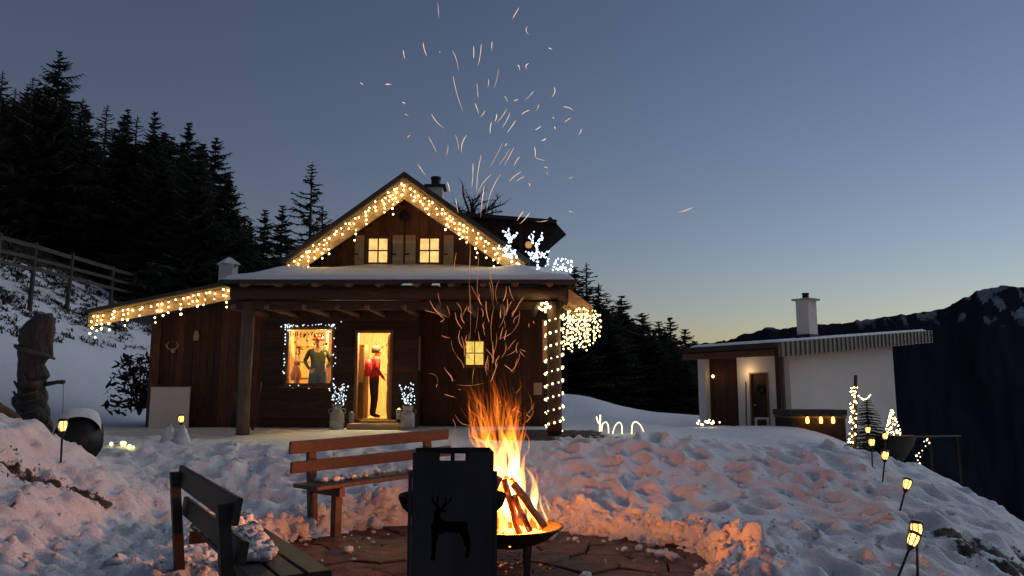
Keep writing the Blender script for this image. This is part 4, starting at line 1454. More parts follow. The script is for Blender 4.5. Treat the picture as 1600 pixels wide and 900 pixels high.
# heaps on the benches and two upright lumps by the lean-to
hp = MB()
A_, B_ = Vector((-2.63, 6.45, 0.46)), Vector((-1.53, 4.66, 0.42))
fwd = Vector((0.836, 0.548, 0))
for k in range(230):
    t = cr.uniform(0.06, 0.8)
    w = cr.random() ** 1.5 * 0.40 * (1 - 0.6 * t)
    s = cr.uniform(0.025, 0.07)
    c = A_.lerp(B_, t) + fwd * (0.05 + w) + Vector((0, 0, 0.03 + s * 0.2 + 0.11 * (1 - w / 0.4) * (1 - t) * cr.random()))
    lump(hp, c, s, cr)
tag(part('bench_snow', hp, MAT['snow'], None, True), 'crumbled snow lying on the seat of the dark bench', 'snow', kind='stuff')
hp = MB()
A_, B_ = Vector((-2.36, 8.46, 0.55)), Vector((-0.78, 10.09, 0.62))
fwd = Vector((0.718, -0.696, 0))
for k in range(46):
    t = abs(cr.gauss(0.0, 0.12)) + 0.1 if k < 30 else cr.uniform(0.1, 0.9)
    s = cr.uniform(0.015, 0.042)
    lump(hp, A_.lerp(B_, min(t, .95)) + fwd * cr.uniform(0.05, 0.28) + Vector((0, 0, 0.025 + s * .5)), s, cr)
tag(part('bench_snow', hp, MAT['snow'], None, True), 'small snow clods on the seat of the reddish bench', 'snow', kind='stuff')
for (px_, py_, d, h, lb) in [(263, 690, 12.3, .27, 'taller of two upright snow lumps before the lean-to'), (284, 690, 12.3, .26, 'pointed snow lump, right of its broader twin before the lean-to')]:
    b_ = P(px_, py_, d)
    zg = G(b_.x, d)
    mb = MB()
    r_ = random.Random(px_)
    prof = [(0.14, -0.05), (0.13, 0.06), (0.09, h * .5), (0.055, h * .8), (0.015, h), (0, h + .01)]
    mb.lathe(prof, (b_.x, d, zg), 10)
    mb.v = [(x + r_.uniform(-.022, .022), y + r_.uniform(-.02, .02), z + r_.uniform(-.015, .015)) for x, y, z in mb.v]
    tag(part('snow_lump', mb, MAT['snow'], None, True), lb, 'snow lump', 'upright snow lumps by the lean-to')

# ------------------------------------------------------------------ string lights
def octa(r):
    mb = MB()
    mb.lathe([(0, -r * 1.2), (r * .8, -r * .6), (r, 0.1 * r), (r * .6, r * .8), (0, r * 1.05)], n=6)
    return mb


BULB = {}


def bulb_mesh(r, mat):
    k = (round(r, 4), mat.name)
    if k not in BULB:
        BULB[k] = octa(r).mesh('bulb', mat, True)
    return BULB[k]


def light_string(name, label, cat, bulbs, cables, r=0.026, mat=None, base=None, group=None, cable_mat=None, cr_=0.006):
    mat = mat or MAT['warm']
    root = thing(name, label, cat, base or bulbs[0], group)
    mb = MB()
    for c in cables:
        mb.tube(c, cr_, 4, cap=False)
    if cables:
        part('cable', mb, cable_mat or MAT['cable'], root)
    vr = random.Random(len(bulbs))
    for b in bulbs:
        k = vr.uniform(0.65, 1.25)
        put('bulb', bulb_mesh(r, mat), root, b, (vr.uniform(-.5, .5), vr.uniform(-.5, .5), vr.uniform(0, 3)), (k, k, k))
    return root


def icicles(p0, p1, y, n, lens, seed, down=0.06, step=0.115):
    """Drops of bulbs hanging from the line p0-p1 at depth y."""
    r = random.Random(seed)
    bulbs, cables = [], []
    top = [Vector((p0.x + (p1.x - p0.x) * t, y, p0.z + (p1.z - p0.z) * t - down + r.uniform(-.012, .012))) for t in [k / 24 for k in range(25)]]
    cables.append(top)
    for k in range(n):
        t = (k + r.uniform(0.2, 0.8)) / n
        x, z = p0.x + (p1.x - p0.x) * t, p0.z + (p1.z - p0.z) * t - down
        L = r.choice(lens) * r.uniform(0.8, 1.15)
        cables.append([(x, y, z), (x + r.uniform(-.02, .02), y - .01, z - L * .5), (x + r.uniform(-.03, .03), y, z - L)])
        q = r.uniform(0.03, 0.1)
        while q < L:
            bulbs.append((x + r.uniform(-.03, .03), y - 0.035, z - q))
            q += step * r.uniform(0.75, 1.3)
    return bulbs, cables


bl, cb = icicles(pk, gl, YV - 0.04, 27, (0.14, 0.26, 0.4, 0.55), 4, step=.105)
br_, cb2 = icicles(pk, gr, YV - 0.04, 27, (0.14, 0.26, 0.4, 0.55), 5, step=.105)
light_string('icicle_lights', 'warm icicle lights strung along both slopes of the chalet gable', 'string lights', bl + br_, cb + cb2, 0.0175)
bl, cb = icicles(s0 + Vector((0.06, 0, 0)), s1, 16.02, 24, (0.12, 0.24, 0.36, 0.5), 8, 0.06, .11)
light_string('icicle_lights', 'warm icicle lights along the sloping lean-to eave left of the chalet', 'string lights', bl, cb, 0.018)

# thick curtain hanging from the eave on the right
r = random.Random(31)
bulbs, cables = [], []
cc_ = P(908, 500, 14.75)
for k in range(34):
    a = math.pi * 2 * k / 34
    ra = 0.36 * math.sqrt(r.uniform(0.15, 1))
    x, y = cc_.x + ra * math.cos(a), 14.75 + ra * math.sin(a) * 0.7
    edge_ = 1 - (ra / 0.4) ** 2 * 0.5
    z0_ = cc_.z + 0.20 * (1 - 0.7 * (math.cos(a) * ra / .4) ** 2)
    L = (0.55 + 0.25 * r.random()) * (0.72 + 0.4 * edge_) - max(0, x - cc_.x) * 0.5
    cables.append([(cc_.x + (x - cc_.x) * .3, y, z0_ + .05), (x, y, z0_), (x, y, z0_ - L)])
    q = 0.0
    while q < L:
        bulbs.append((x + r.uniform(-.025, .025), y + r.uniform(-.02, .02), z0_ - q))
        q += 0.09 * r.uniform(.7, 1.3)
light_string('light_curtain', 'dense ball of warm string lights under the right eave corner', 'string lights', bulbs, cables, 0.016, EM('curtain_bulb', (1.0, 0.7, 0.27), 9.0))

# spiral round the right porch post
bulbs, sp_ = [], []
n = 260
zt0, zt1 = FLOOR + 0.1, zb0 - 0.04
for k in range(n):
    t = k / (n - 1)
    a = t * 2 * math.pi * 9.5 + 0.5
    p = Vector((rp_x + 0.158 * math.cos(a), YE + 0.5 + 0.158 * math.sin(a), zt0 + (zt1 - zt0) * t))
    sp_.append(p)
    if k % 3 == 0:
        bulbs.append(p + Vector((0.014 * math.cos(a), 0.014 * math.sin(a), 0)))
light_string('post_lights', 'pale string lights spiralling round the right porch post', 'string lights', bulbs, [sp_], 0.023, EM('pale_bulb', (1, 0.82, 0.45), 4), cr_=0.007)
bulbs = []
for k in range(26):
    a, q = r.uniform(0, 6.28), r.random() ** .5
    p = P(851 + 9 * q * math.cos(a), 479 + 8 * q * math.sin(a), YE + 0.3)
    bulbs.append(p + Vector((0, r.uniform(-.08, .08), 0)))
light_string('light_bundle', 'small round bundle of warm lights at the top of the right porch post', 'string lights', bulbs, [[bulbs[i] for i in range(0, 26, 3)]], 0.016)


def light_twigs(name, label, cat, centre, size, n, seed, mat, root_z, br=0.02, group=None, d=0.0):
    """Bare branching twigs carrying small lights."""
    rr = random.Random(seed)
    base = Vector((centre.x, centre.y, root_z))
    cables, bulbs = [], []
    for k in range(n):
        a = rr.uniform(0, 6.28)
        q = rr.uniform(0.25, 1.0)
        tip = Vector((centre.x + size[0] * q * math.cos(a), centre.y + size[1] * q * math.sin(a), centre.z + size[2] * rr.uniform(-0.75, 1) * (1.1 - 0.4 * q)))
        mid = base.lerp(tip, 0.5) + Vector((rr.uniform(-.04, .04), rr.uniform(-.04, .04), 0.05))
        cables.append([base, mid, tip])
        for t in (0.55, 0.72, 0.86, 1.0):
            if rr.random() < 0.8:
                p = (mid.lerp(tip, (t - .5) * 2)) + Vector((rr.uniform(-.03, .03), rr.uniform(-.03, .03), rr.uniform(-.03, .03)))
                bulbs.append(p)
                cables.append([mid.lerp(tip, (t - .5) * 2), p])
    return light_string(name, label, cat, bulbs, cables, br, mat, base, group)


# white light figures on the porch roof at the right: two reindeer and a sleigh
def light_figure(name, label, lines, d, r=0.021, group=None):
    fr2 = random.Random(len(lines) * 7)
    bulbs, cables = [], []
    for ln in lines:
        dd = d + fr2.uniform(-.08, .08)
        q = [P(x, y, dd) for x, y in ln]
        cables.append(q)
        for a, b in zip(q[:-1], q[1:]):
            n = max(1, int((b - a).length / 0.034))
            for k in range(n + 1):
                bulbs.append(a.lerp(b, k / n) + Vector((fr2.gauss(0, .014), fr2.gauss(0, .03), fr2.gauss(0, .014))))
    return light_string(name, label, 'light figure', bulbs, cables, r, MAT['cool'], None, group)


light_figure('light_reindeer', 'white glowing reindeer figure on the roof beside the gable', [
    [(796, 374), (791, 368), (787, 361)], [(794, 369), (796, 357)], [(797, 374), (803, 371), (808, 365)], [(796, 367), (797, 378), (795, 386), (790, 392)],
    [(792, 384), (788, 392), (791, 399), (800, 397), (807, 391)], [(803, 393), (805, 398), (809, 404)], [(790, 394), (781, 386)], [(795, 398), (801, 402)], [(791, 388), (799, 392)]], 15.75)
light_figure('light_reindeer', 'white glowing reindeer figure with spread antlers, right of its twin', [
    [(837, 384), (832, 376), (827, 369)], [(831, 374), (833, 362)], [(839, 384), (843, 377), (845, 366)], [(843, 378), (849, 370)], [(838, 384), (839, 390), (836, 396)],
    [(823, 394), (830, 398), (840, 395), (850, 398), (858, 391)], [(829, 402), (838, 402), (846, 400)], [(850, 400), (857, 404), (855, 416)], [(832, 397), (833, 405)], [(838, 400), (840, 424)]], 15.75, 0.02)
light_figure('light_sleigh', 'white glowing sleigh figure at the right end of the porch roof', [
    [(865, 420), (868, 410), (871, 404)], [(868, 421), (878, 419), (890, 424)], [(878, 404), (880, 412), (884, 419)], [(884, 406), (888, 412)], [(887, 408), (892, 408), (894, 416), (892, 424)],
    [(872, 414), (876, 419)], [(880, 417), (888, 421)], [(874, 421), (884, 424)]], 15.0, 0.02)

# fairy lights round the display window
bulbs, loop = [], []
for k in range(60):
    t = k / 60 * 4
    i, f = int(t), t - int(t)
    cor = [(wx0 - .03, wz0 - .02), (wx1 + .03, wz0 - .02), (wx1 + .03, wz1 + .03), (wx0 - .03, wz1 + .03)]
    a, b = cor[i], cor[(i + 1) % 4]
    p = Vector((a[0] + (b[0] - a[0]) * f, YW - 0.1, a[1] + (b[1] - a[1]) * f))
    loop.append(p)
    if r.random() < 0.55 or i == 2:
        bulbs.append(p + Vector((r.uniform(-.03, .03), -.015, r.uniform(-.03, .03))))
for cx_, n_ in ((wx0 + .06, 16), (wx1 - .05, 8)):
    for k in range(n_):
        bulbs.append(Vector((cx_ + r.gauss(0, .07), YW - .13, wz1 + .0 + r.gauss(0, .05))))
light_string('window_lights', 'cool white fairy lights framing the display window', 'string lights', bulbs, [loop + [loop[0]]], 0.014, EM('fairy_bulb', (0.85, 0.92, 1), 1.6))

# milk cans with lit twigs either side of the door
def milk_can(px_, top, bot, d, label):
    b_, t_ = P(px_, bot, d), P(px_, top, d)
    h = t_.z - b_.z
    root = thing('milk_can', label, 'milk can', b_)
    part('body', MB().lathe([(0.0, 0), (0.14, 0), (0.15, 0.03), (0.145, h * .6), (0.13, h * .68), (0.095, h * .76), (0.09, h * .86), (0.12, h), (0.105, h), (0.08, h * .85), (0.08, h * .5), (0, h * .5)], b_, 20), MAT['zinc'], root, True)
    for s in (-1, 1):
        part('handle', MB().tube([(b_.x + s * .1, d, b_.z + h * .84), (b_.x + s * .17, d, b_.z + h * .8), (b_.x + s * .165, d, b_.z + h * .66), (b_.x + s * .13, d, b_.z + h * .64)], 0.01, 6), MAT['zinc'], root, True)
    part('hoop', MB().lathe([(0.152, h * .3), (0.158, h * .31), (0.158, h * .34), (0.152, h * .35)], b_, 20), MAT['zinc'], root, True)
    return root, t_


for (px_, tp, bt, lb, lb2, wdt) in [(526, 632, 672, 'grey milk can on the porch, left of the lit doorway', 'cool lit twigs in the milk can left of the doorway', .27), (637, 634, 668, 'grey milk can on the porch, right of the lit doorway', 'cool lit twigs in the milk can right of the doorway', .23)]:
    root, t_ = milk_can(px_, tp, bt, YW - 0.75, lb)
    light_twigs('lit_twigs', lb2, 'light decoration', t_ + Vector((0, 0, .26)), (wdt, .16, .24), 20, px_, EM('twig_bulb', (0.75, 0.88, 1), 2.2), t_.z - .2, 0.014)
for (px_, py_, lb) in [(549, 652, 'small pale tin pot beside the door step'), (623, 647, 'small candle jar by the right milk can')]:
    b_ = P(px_, py_ + 8, YW - 0.72)
    o = thing('jar', lb, 'jar', b_)
    part('body', MB().lathe([(0, 0), (.05, 0), (.06, .12), (.055, .2), (.05, .2), (.05, .02), (0, .02)], b_, 14), MAT['zinc'], o, True)
    part('flame' if px_ > 600 else 'filling', octa(0.03), MAT['lamp'] if px_ > 600 else MAT['snow'], o)
    k = [c for c in WM if c.parent is o][-1]
    k.matrix_basis = WM[k] = Matrix.Translation(b_ + Vector((0, 0, .2)))

# ------------------------------------------------------------------ torch lanterns on stakes
def make_torch():
    root = thing('torch_lantern', 'torch lantern staked in snow', 'lantern', (0, 0, 0))
    hs = 0.36
    part('stake', MB().tube([(0, 0, -0.6), (0, 0, hs)], [0.011, 0.013], 8), MAT['plastic'], root, True)
    part('cup', MB().lathe([(0.0, hs - 0.02), (0.022, hs - 0.01), (0.032, hs + 0.02), (0.045, hs + 0.04), (0.038, hs + 0.04), (0, hs + 0.03)], n=14), MAT['plastic'], root, True)
    for k in range(7):
        a = 2 * math.pi * k / 7
        c, s = math.cos(a), math.sin(a)
        part('slat', MB().tube([(0.041 * c, 0.041 * s, hs + .038), (0.056 * c, 0.056 * s, hs + .1), (0.058 * c, 0.058 * s, hs + .15), (0.052 * c, 0.052 * s, hs + .175)], 0.006, 5), MAT['plastic'], root)
    part('cap', MB().lathe([(0.0, hs + .165), (0.056, hs + .168), (0.058, hs + .185), (0.03, hs + .2), (0, hs + .2)], n=14), MAT['plastic'], root, True)
    part('glow', MB().lathe([(0, hs + .035), (0.034, hs + .045), (0.046, hs + .09), (0.046, hs + .14), (0.038, hs + .163), (0, hs + .164)], n=12), MAT['lamp'], root, True)
    return root


torch0 = make_torch()
remember(torch0)
# head pixel, head height in pixels -> distance; foot pixel for the tilt
tl = [((1417, 757), 9.6, (1404, 806), 'torch lantern leaning right on the bare snow slope, third from the front'),
      ((1432, 828), 7.6, (1434, 900), 'upright torch lantern at the right front, beside a leaning one'),
      ((1418, 865), 7.0, (1402, 905), 'frontmost torch lantern, leaning right at the bottom edge'),
      ((1383, 712), 12.6, (1379, 754), 'torch lantern fourth from the front along the snow crest'),
      ((1362, 693), 15.0, (1363, 728), 'torch lantern fifth from the front along the snow crest'),
      ((1356, 677), 17.0, (1356, 702), 'torch lantern by the lit pole, farthest along the crest'),
      ((1383, 685), 16.0, (1382, 712), 'torch lantern right of the farthest ones on the crest'),
      ((98, 666), 10.2, (95, 722), 'torch lantern in front of the black barrel by the statue'),
      ((283, 655), 14.8, (283, 690), 'torch lantern before the white panel of the lean-to')]
for k, (hd, d, ft, lb) in enumerate(tl):
    best = None
    for q in range(-30, 31):                              # slide along the sight line until the foot meets the snow
        dq = d * (1 + q * 0.009)
        f_ = P(*ft, dq)
        e_ = abs(f_.z - G(f_.x, dq)) + abs(q) * 0.0015
        if best is None or e_ < best[0]:
            best = (e_, dq)
    d = best[1]
    top, bot = P(*hd, d), P(*ft, d)
    gz = G(bot.x, d)
    ax = (top - bot).normalized()
    base = bot
    # head centre sits 0.46 m up the stake at scale 1
    sc_ = max(0.75, min(1.3, (top - base).length / 0.46))
    m = Matrix.Translation(base) @ Vector((0, 0, 1)).rotation_difference((top - base).normalized()).to_matrix().to_4x4() @ Matrix.Diagonal((sc_ ** .5, sc_ ** .5, sc_, 1))
    if k == 0:
        inv = WM[torch0].inverted()
        for c in KIDS[torch0]:
            WM[c] = m @ WM[c]
            c.matrix_basis = WM[c]
            c.matrix_parent_inverse = m.inverted()
        torch0.matrix_basis = WM[torch0] = m
        tag(torch0, lb, group='torch lanterns staked in the snow')
    else:
        clone(torch0, m, lb, 'torch lanterns staked in the snow')

# ------------------------------------------------------------------ low lights on the snow
def rope_light(name, label, pts, d, r=0.011, group=None, mat=None):
    q = [P(x, y, d + dd) for x, y, dd in pts]
    root = thing(name, label, 'light figure', q[0], group)
    s = []
    for i in range(len(q) - 1):
        for k in range(6):
            t = k / 6
            a, b, c, e = q[max(i - 1, 0)], q[i], q[i + 1], q[min(i + 2, len(q) - 1)]
            s.append(0.5 * (2 * b + (c - a) * t + (2 * a - 5 * b + 4 * c - e) * t * t + (3 * b - a - 3 * c + e) * t ** 3))
    s.append(q[-1])
    part('rope', MB().tube(s, r, 6), mat or EM('rope_light', (1, 0.82, 0.42), 2.2), root, True)
    part('ground_pin', MB().tube([q[-1] + Vector((0, .01, .03)), q[-1] + Vector((0, .01, -.15))], .008, 5), MAT['plastic'], root)
    return root


RL = EM('rope_glow', (1, 0.82, 0.45), 2.4)
rope_light('light_twig', 'glowing forked twig figure at the left end of the lit arches', [(937, 674, 0), (937.5, 662, 0), (938, 648, 0)], 15.0, .016, mat=RL)
rt = [o for o in WM if o.name.startswith('light_twig') and o.parent is None][-1]
part('fork', MB().tube([P(932, 651, 15), P(934, 659, 15), P(937, 663, 15)], .014, 6), RL, rt, True)
for pts, lb in (([(940, 674, 0), (941, 664, 0), (946, 659.5, .05), (950, 664, .1), (951, 677, .1)], 'first lit rope arch, next to the glowing twig'),
                ([(957, 678, 0), (961, 666, 0), (967, 660, .05), (971.5, 665, .1), (972, 678, .1)], 'middle lit rope arch in the snow'),
                ([(987, 678, 0), (988, 664, 0), (993, 659, .05), (1001, 665, .1), (1007, 678, .1)], 'widest lit rope arch, rightmost of three')):
    rope_light('light_arch', lb, pts, 15.0, .011, 'rope light arches in the snow', RL)
gl_ = []
for px_, py_ in ((173, 708), (190, 705), (193, 708), (202, 702), (208, 700)):
    p = P(px_, py_, 11.5)
    gl_.append(Vector((p.x, 11.5, G(p.x, 11.5) + .05)))
light_string('ground_lights', 'few yellow lights lying in the snow right of the barrel', 'string lights', gl_, [gl_], 0.026, EM('yellow_bulb', (1, 0.8, 0.25), 6))
bulbs = []
cp = P(1103, 668, 22.0)
for k in range(14):
    bulbs.append((cp.x + r.gauss(0, .16), 22 + r.gauss(0, .1), max(G(cp.x, 22), cp.z - .1) + .04 + abs(r.gauss(0, .12))))
light_string('light_heap', 'little heap of warm lights at the foot of the white hut', 'string lights', bulbs, [bulbs], 0.03, EM('heap_bulb', (1, .8, .4), 7))
bulbs = [P(x, y, 19.0) for x, y in ((1448, 688), (1444, 690), (1452, 692), (1446, 697), (1441, 704), (1436, 708), (1438, 714), (1432, 712), (1434, 719), (1437, 724), (1433, 730), (1449, 686))]
light_string('slope_lights', 'trail of tiny lights on the dark slope beyond the crest', 'string lights', bulbs, [bulbs], 0.022, EM('slope_bulb', (1, .8, .5), 3))

# ------------------------------------------------------------------ small things by the chalet
b0_, b1_ = P(232, 665, 16.55), P(297, 605, 16.55)
o = thing('leaning_board', 'plain white panel leaning against the lean-to wall', 'board', ((b0_.x + b1_.x) / 2, 16.6, b0_.z))
zg = G((b0_.x + b1_.x) / 2, 16.5)
part('sheet', MB().box((b0_.x, 16.55, min(zg, b0_.z)), (b1_.x, 16.59, b1_.z)), M('panel_white', (0.62, 0.55, 0.48), 0.7, 0.06, 3), o)
part('rim', MB().box((b0_.x - .02, 16.545, b1_.z), (b1_.x + .02, 16.6, b1_.z + .025)), MAT['post'], o)
# antlers
an = P(270, 545, YW)
o = thing('antlers', 'pale pair of antlers mounted on the lean-to boards', 'antlers', an)
y_ = YW + 0.02
part('skull_plate', MB().lathe([(0, 0), (.05, .02), (.045, .09), (0, .12)], (an.x, y_, an.z - .1), 10, 1, .4), MAT['shutter'], o, True)
for s in (-1, 1):
    part('antler', MB().tube([(an.x + s * .03, y_ - .02, an.z - .02), (an.x + s * .1, y_ - .06, an.z + .01), (an.x + s * .12, y_ - .06, an.z + .09), (an.x + s * .07, y_ - .05, an.z + .16)], [.016, .015, .013, .006], 6)
         .tube([(an.x + s * .11, y_ - .06, an.z + .03), (an.x + s * .155, y_ - .07, an.z + .1)], [.012, .005], 6), MAT['shutter'], o, True)
an = P(306, 525, YW)
o = thing('wall_bracket', 'small pale carved ornament hanging on the lean-to wall', 'wall ornament', an)
part('plaque', MB().prism([(-.05, -.1), (.05, -.1), (.06, .02), (.03, .12), (-.03, .12), (-.06, .0)], lambda a, b, t: (an.x + a, t, an.z + b), YW + .01, YW + .05), MAT['shutter'], o)
part('hook', MB().tube([(an.x + .02, YW, an.z - .1), (an.x + .04, YW - .04, an.z - .16), (an.x + .06, YW - .02, an.z - .1)], .008, 6), MAT['black'], o)
# tools leaning by the left post
for k, (a, b, lb) in enumerate((((395, 672), (408, 598), 'dark pole leaning against the porch wall by the left post'), ((372, 668), (366, 612), 'snow shovel standing left of the porch post'))):
    p0, p1 = P(*a, YE + 0.75), P(*b, YE + 1.2)
    o = thing('snow_shovel' if k else 'wooden_pole', lb, 'shovel' if k else 'pole', p0)
    part('shaft', MB().tube([p0, p1], .016, 8), MAT['beam'], o, True)
    part('blade' if k else 'tip', MB().bar(p0 + Vector((0, -.02, 0)), p0 + Vector((0, -.03, .3 if k else .08)), .26 if k else .04, .02), MAT['black'], o)

# ------------------------------------------------------------------ people inside
def person(name, label, base, yaw, joints, col, height=1.7, extra=None):
    """One continuous skinned body; clothing colour by region."""
    bm = bmesh.new()
    sk = bm.verts.layers.skin.verify()
    V = {}
    for nm, (par, co, r) in joints.items():
        v = bm.verts.new(co)
        v[sk].radius = (r, r) if not isinstance(r, tuple) else r
        v[sk].use_root = par is None
        V[nm] = v
        if par:
            bm.edges.new((V[par], v))
    me = bpy.data.meshes.new(name)
    bm.to_mesh(me)
    bm.free()
    tmp = bpy.data.objects.new('tmp', me)
    COL.objects.link(tmp)
    m1 = tmp.modifiers.new('s', 'SKIN')
    m1.use_smooth_shade = True
    m2 = tmp.modifiers.new('u', 'SUBSURF')
    m2.levels = m2.render_levels = 2
    dg = bpy.context.evaluated_depsgraph_get()
    out = bpy.data.meshes.new_from_object(tmp.evaluated_get(dg))
    bpy.data.objects.remove(tmp)
    out.name = name
    names = list(col)
    out.materials.clear()
    for k in names:
        out.materials.append(col[k])
    pos = {n_: Vector(j[1]) for n_, j in joints.items()}
    region = (extra or {})
    for p in out.polygons:
        c = p.center
        best = min(pos, key=lambda n_: (pos[n_] - c).length)
        if best.startswith(('palm', 'thumb', 'f0', 'f1', 'f2', 'f3')) and (pos[best] - c).length > .055:
            best = min((n_ for n_ in pos if not n_.startswith(('palm', 'thumb', 'f0', 'f1', 'f2', 'f3'))), key=lambda n_: (pos[n_] - c).length)
        p.material_index = names.index(region.get(best, 'coat'))
    sc_ = height / 1.78
    o = put(name, out, None, base, (0, 0, yaw), (sc_, sc_, sc_))
    return tag(o, label, 'person')


def body_joints(arm_r, arm_l, bend=0.0, coat=0.0):
    """arm_*: elbow, wrist positions; bend tilts the upper body forward; coat widens the hem."""
    f = bend
    J = {'pelvis': (None, (0, 0, .95), (.15 + coat, .12 + coat * .6)), 'waist': ('pelvis', (0, f * .3, 1.12), (.14 + coat * .5, .115)), 'chest': ('waist', (0, f * .8, 1.34), (.17, .13)),
         'neck': ('chest', (0, f * 1.2 + .01, 1.51), .055), 'jaw': ('neck', (0, f * 1.5 + .035, 1.585), (.07, .075)), 'head': ('jaw', (0, f * 1.6 + .025, 1.67), (.085, .10)), 'crown': ('head', (0, f * 1.6 + .01, 1.75), (.06, .075)),
         'nose': ('head', (0, f * 1.6 + .135, 1.65), .016), 'ear_r': ('head', (.092, f * 1.6 + .02, 1.655), .016), 'ear_l': ('head', (-.092, f * 1.6 + .02, 1.655), .016)}
    for s, nm, arm in ((1, 'r', arm_r), (-1, 'l', arm_l)):
        J['hip_' + nm] = ('pelvis', (s * .095, 0, .87), (.10 + coat * .6, .10 + coat * .6))
        J['knee_' + nm] = ('hip_' + nm, (s * .10, .02, .49), (.066 + coat, .068 + coat))
        J['ankle_' + nm] = ('knee_' + nm, (s * .10, -.02, .10), .045)
        J['toe_' + nm] = ('ankle_' + nm, (s * .115, .14, .04), (.042, .03))
        J['shoulder_' + nm] = ('chest', (s * .195, f * .85, 1.43), .068)
        J['elbow_' + nm] = ('shoulder_' + nm, arm[0], .05)
        J['wrist_' + nm] = ('elbow_' + nm, arm[1], .036)
        d = (Vector(arm[1]) - Vector(arm[0])).normalized()
        pm = Vector(arm[1]) + d * .07
        J['palm_' + nm] = ('wrist_' + nm, tuple(pm), (.035, .02))
        sd_ = d.cross(Vector((0, 1, 0.2))).normalized()
        for k in range(4):
            b_ = pm + d * .03 + sd_ * (.012 * (k - 1.5))
            J['f%d_%s' % (k, nm)] = ('palm_' + nm, tuple(b_ + d * (.05 - .006 * abs(k - 1.5)) + sd_ * (.006 * (k - 1.5))), .009)
        J['thumb_' + nm] = ('palm_' + nm, tuple(pm - d * .01 - sd_ * .055 + d * .03), .010)
    return J


REG = {'head': 'skin', 'jaw': 'skin', 'nose': 'skin', 'ear_r': 'skin', 'ear_l': 'skin', 'neck': 'skin', 'crown': 'hair'}
for s in 'rl':
    for k in ('palm_', 'thumb_', 'f0_', 'f1_', 'f2_', 'f3_'):
        REG[k + s] = 'skin'
    REG['toe_' + s] = 'shoe'
    REG['ankle_' + s] = 'leg'
    REG['knee_' + s] = 'leg'
    REG['hip_' + s] = 'leg'
skin = M('skin', (0.5, 0.3, 0.2), 0.6, 0.05, bump=0)
hair = M('brown_hair', (0.09, 0.055, 0.03), 0.7, 0.4, 20, (1, 1, .2), 0.5)
shoe = M('dark_shoe', (0.03, 0.022, 0.018), 0.6, 0.2)
J = body_joints(((.29, -.02, 1.2), (.23, .14, 1.02)), ((-.28, -.04, 1.19), (-.25, .12, .98)), 0.03)
pb = P(583, 652, YW + 0.55)
pb.z = dz0 + 0.0
pd = person('person', 'person in a red jacket and dark trousers standing in the lit doorway', pb, math.radians(-62), J,
            {'coat': M('red_jacket', (0.42, 0.03, 0.03), 0.7, 0.25, 9), 'skin': skin, 'hair': hair, 'leg': M('dark_trousers', (0.06, 0.032, 0.022), 0.8, 0.3, 8), 'shoe': shoe}, 1.62, REG)
hm = MB()
hm.lathe([(.098, -.06), (.107, 0.0), (.104, .05), (.08, .10), (.04, .125), (0, .13)], (0, 0.035, 1.67), 16, 1.0, 1.12)
put('hair', hm.mesh('hair', hair, True), pd, mat=WM[pd])
bk = MB()
bk.lathe([(0, -.22), (.13, -.2), (.16, -.1), (.16, .08), (.12, .19), (0, .21)], (0, -.17, 1.24), 12, 1.0, .62)
put('backpack', bk.mesh('backpack', M('bright_red_pack', (0.55, 0.05, 0.05), 0.6, 0.2, 6), True), pd, mat=WM[pd])
J = body_joints(((.3, -.02, 1.2), (.2, .1, 1.02)), ((-.3, 0, 1.2), (-.21, .12, 1.05)), 0.0, 0.05)
REG2 = dict(REG)
for s in 'rl':
    REG2['knee_' + s] = 'coat'
    REG2['hip_' + s] = 'coat'
pb = P(494, 640, YW + 0.62)
pb.z = dz0 + 0.12
green = M('green_coat', (0.035, 0.06, 0.022), 0.8, 0.35, 9)
pg = person('person', 'person in a long green coat and red hat inside the display window', pb, math.radians(200), J,
            {'coat': green, 'skin': skin, 'hair': hair, 'leg': MAT['beam'], 'shoe': shoe}, 1.72, REG2)
hm = MB()
hm.lathe([(.17, -.005), (.165, .012), (.105, .012), (.1, .08), (.06, .1), (0, .1)], (0, 0.03, 1.70), 18, 1.0, 1.12)
put('hat', hm.mesh('hat', M('red_felt_hat', (0.24, 0.035, 0.025), 0.9, 0.2), True), pg, mat=WM[pg])
# display plinth and goods in the window
dp = thing('display_plinth', 'low wooden plinth behind the display window', 'plinth', ((wx0 + wx1) / 2, YW + .55, dz0))
part('top', MB().box((wx0 - .1, YW + .25, wz0 - .12), (wx1 + .1, YW + .46, wz0 - .06)), MAT['inner'], dp)
part('front', MB().box((wx0 - .08, YW + .28, dz0), (wx1 + .08, YW + .32, wz0 - .121)), MAT['inner'], dp)
dr = random.Random(4)
cols = [('pale', (0.75, 0.68, 0.5)), ('amber', (0.6, 0.28, 0.06)), ('moss', (0.12, 0.14, 0.05)), ('dark', (0.06, 0.035, 0.02))]
cm = [M(n_ + '_ornament', c_, 0.5, 0.2) for n_, c_ in cols]
words = ['leftmost', 'second', 'third', 'fourth', 'fifth', 'sixth', 'rightmost']
for k in range(7):
    x = wx0 + 0.12 + k * (wx1 - wx0 - .24) / 6
    h = dr.uniform(.1, .2)
    ci = (k * 2 + k // 3) % 4
    base = (x, YW + .36, wz0 - .06)
    tag(part('ornament', MB().lathe([(0, 0), (.05, 0), (.06, h * .3), (.03, h * .55), (.045, h * .75), (0, h)], base, 12), cm[ci], None, True), '%s ornament from the left on the display window ledge, %s' % (words[k], cols[ci][0]), 'ornament', 'ornaments on the window ledge')
sh_ = thing('wall_shelf', 'stepped wooden shelves at the back of the display room', 'shelf', (wx0 + .4, YW + 1.2, dz0))
for k in range(4):
    part('shelf_board', MB().box((wx0 - .05, YW + 1.0, dz0 + .5 + k * .38), (wx0 + .62, YW + 1.3, dz0 + .54 + k * .38)), MAT['frame'], sh_)
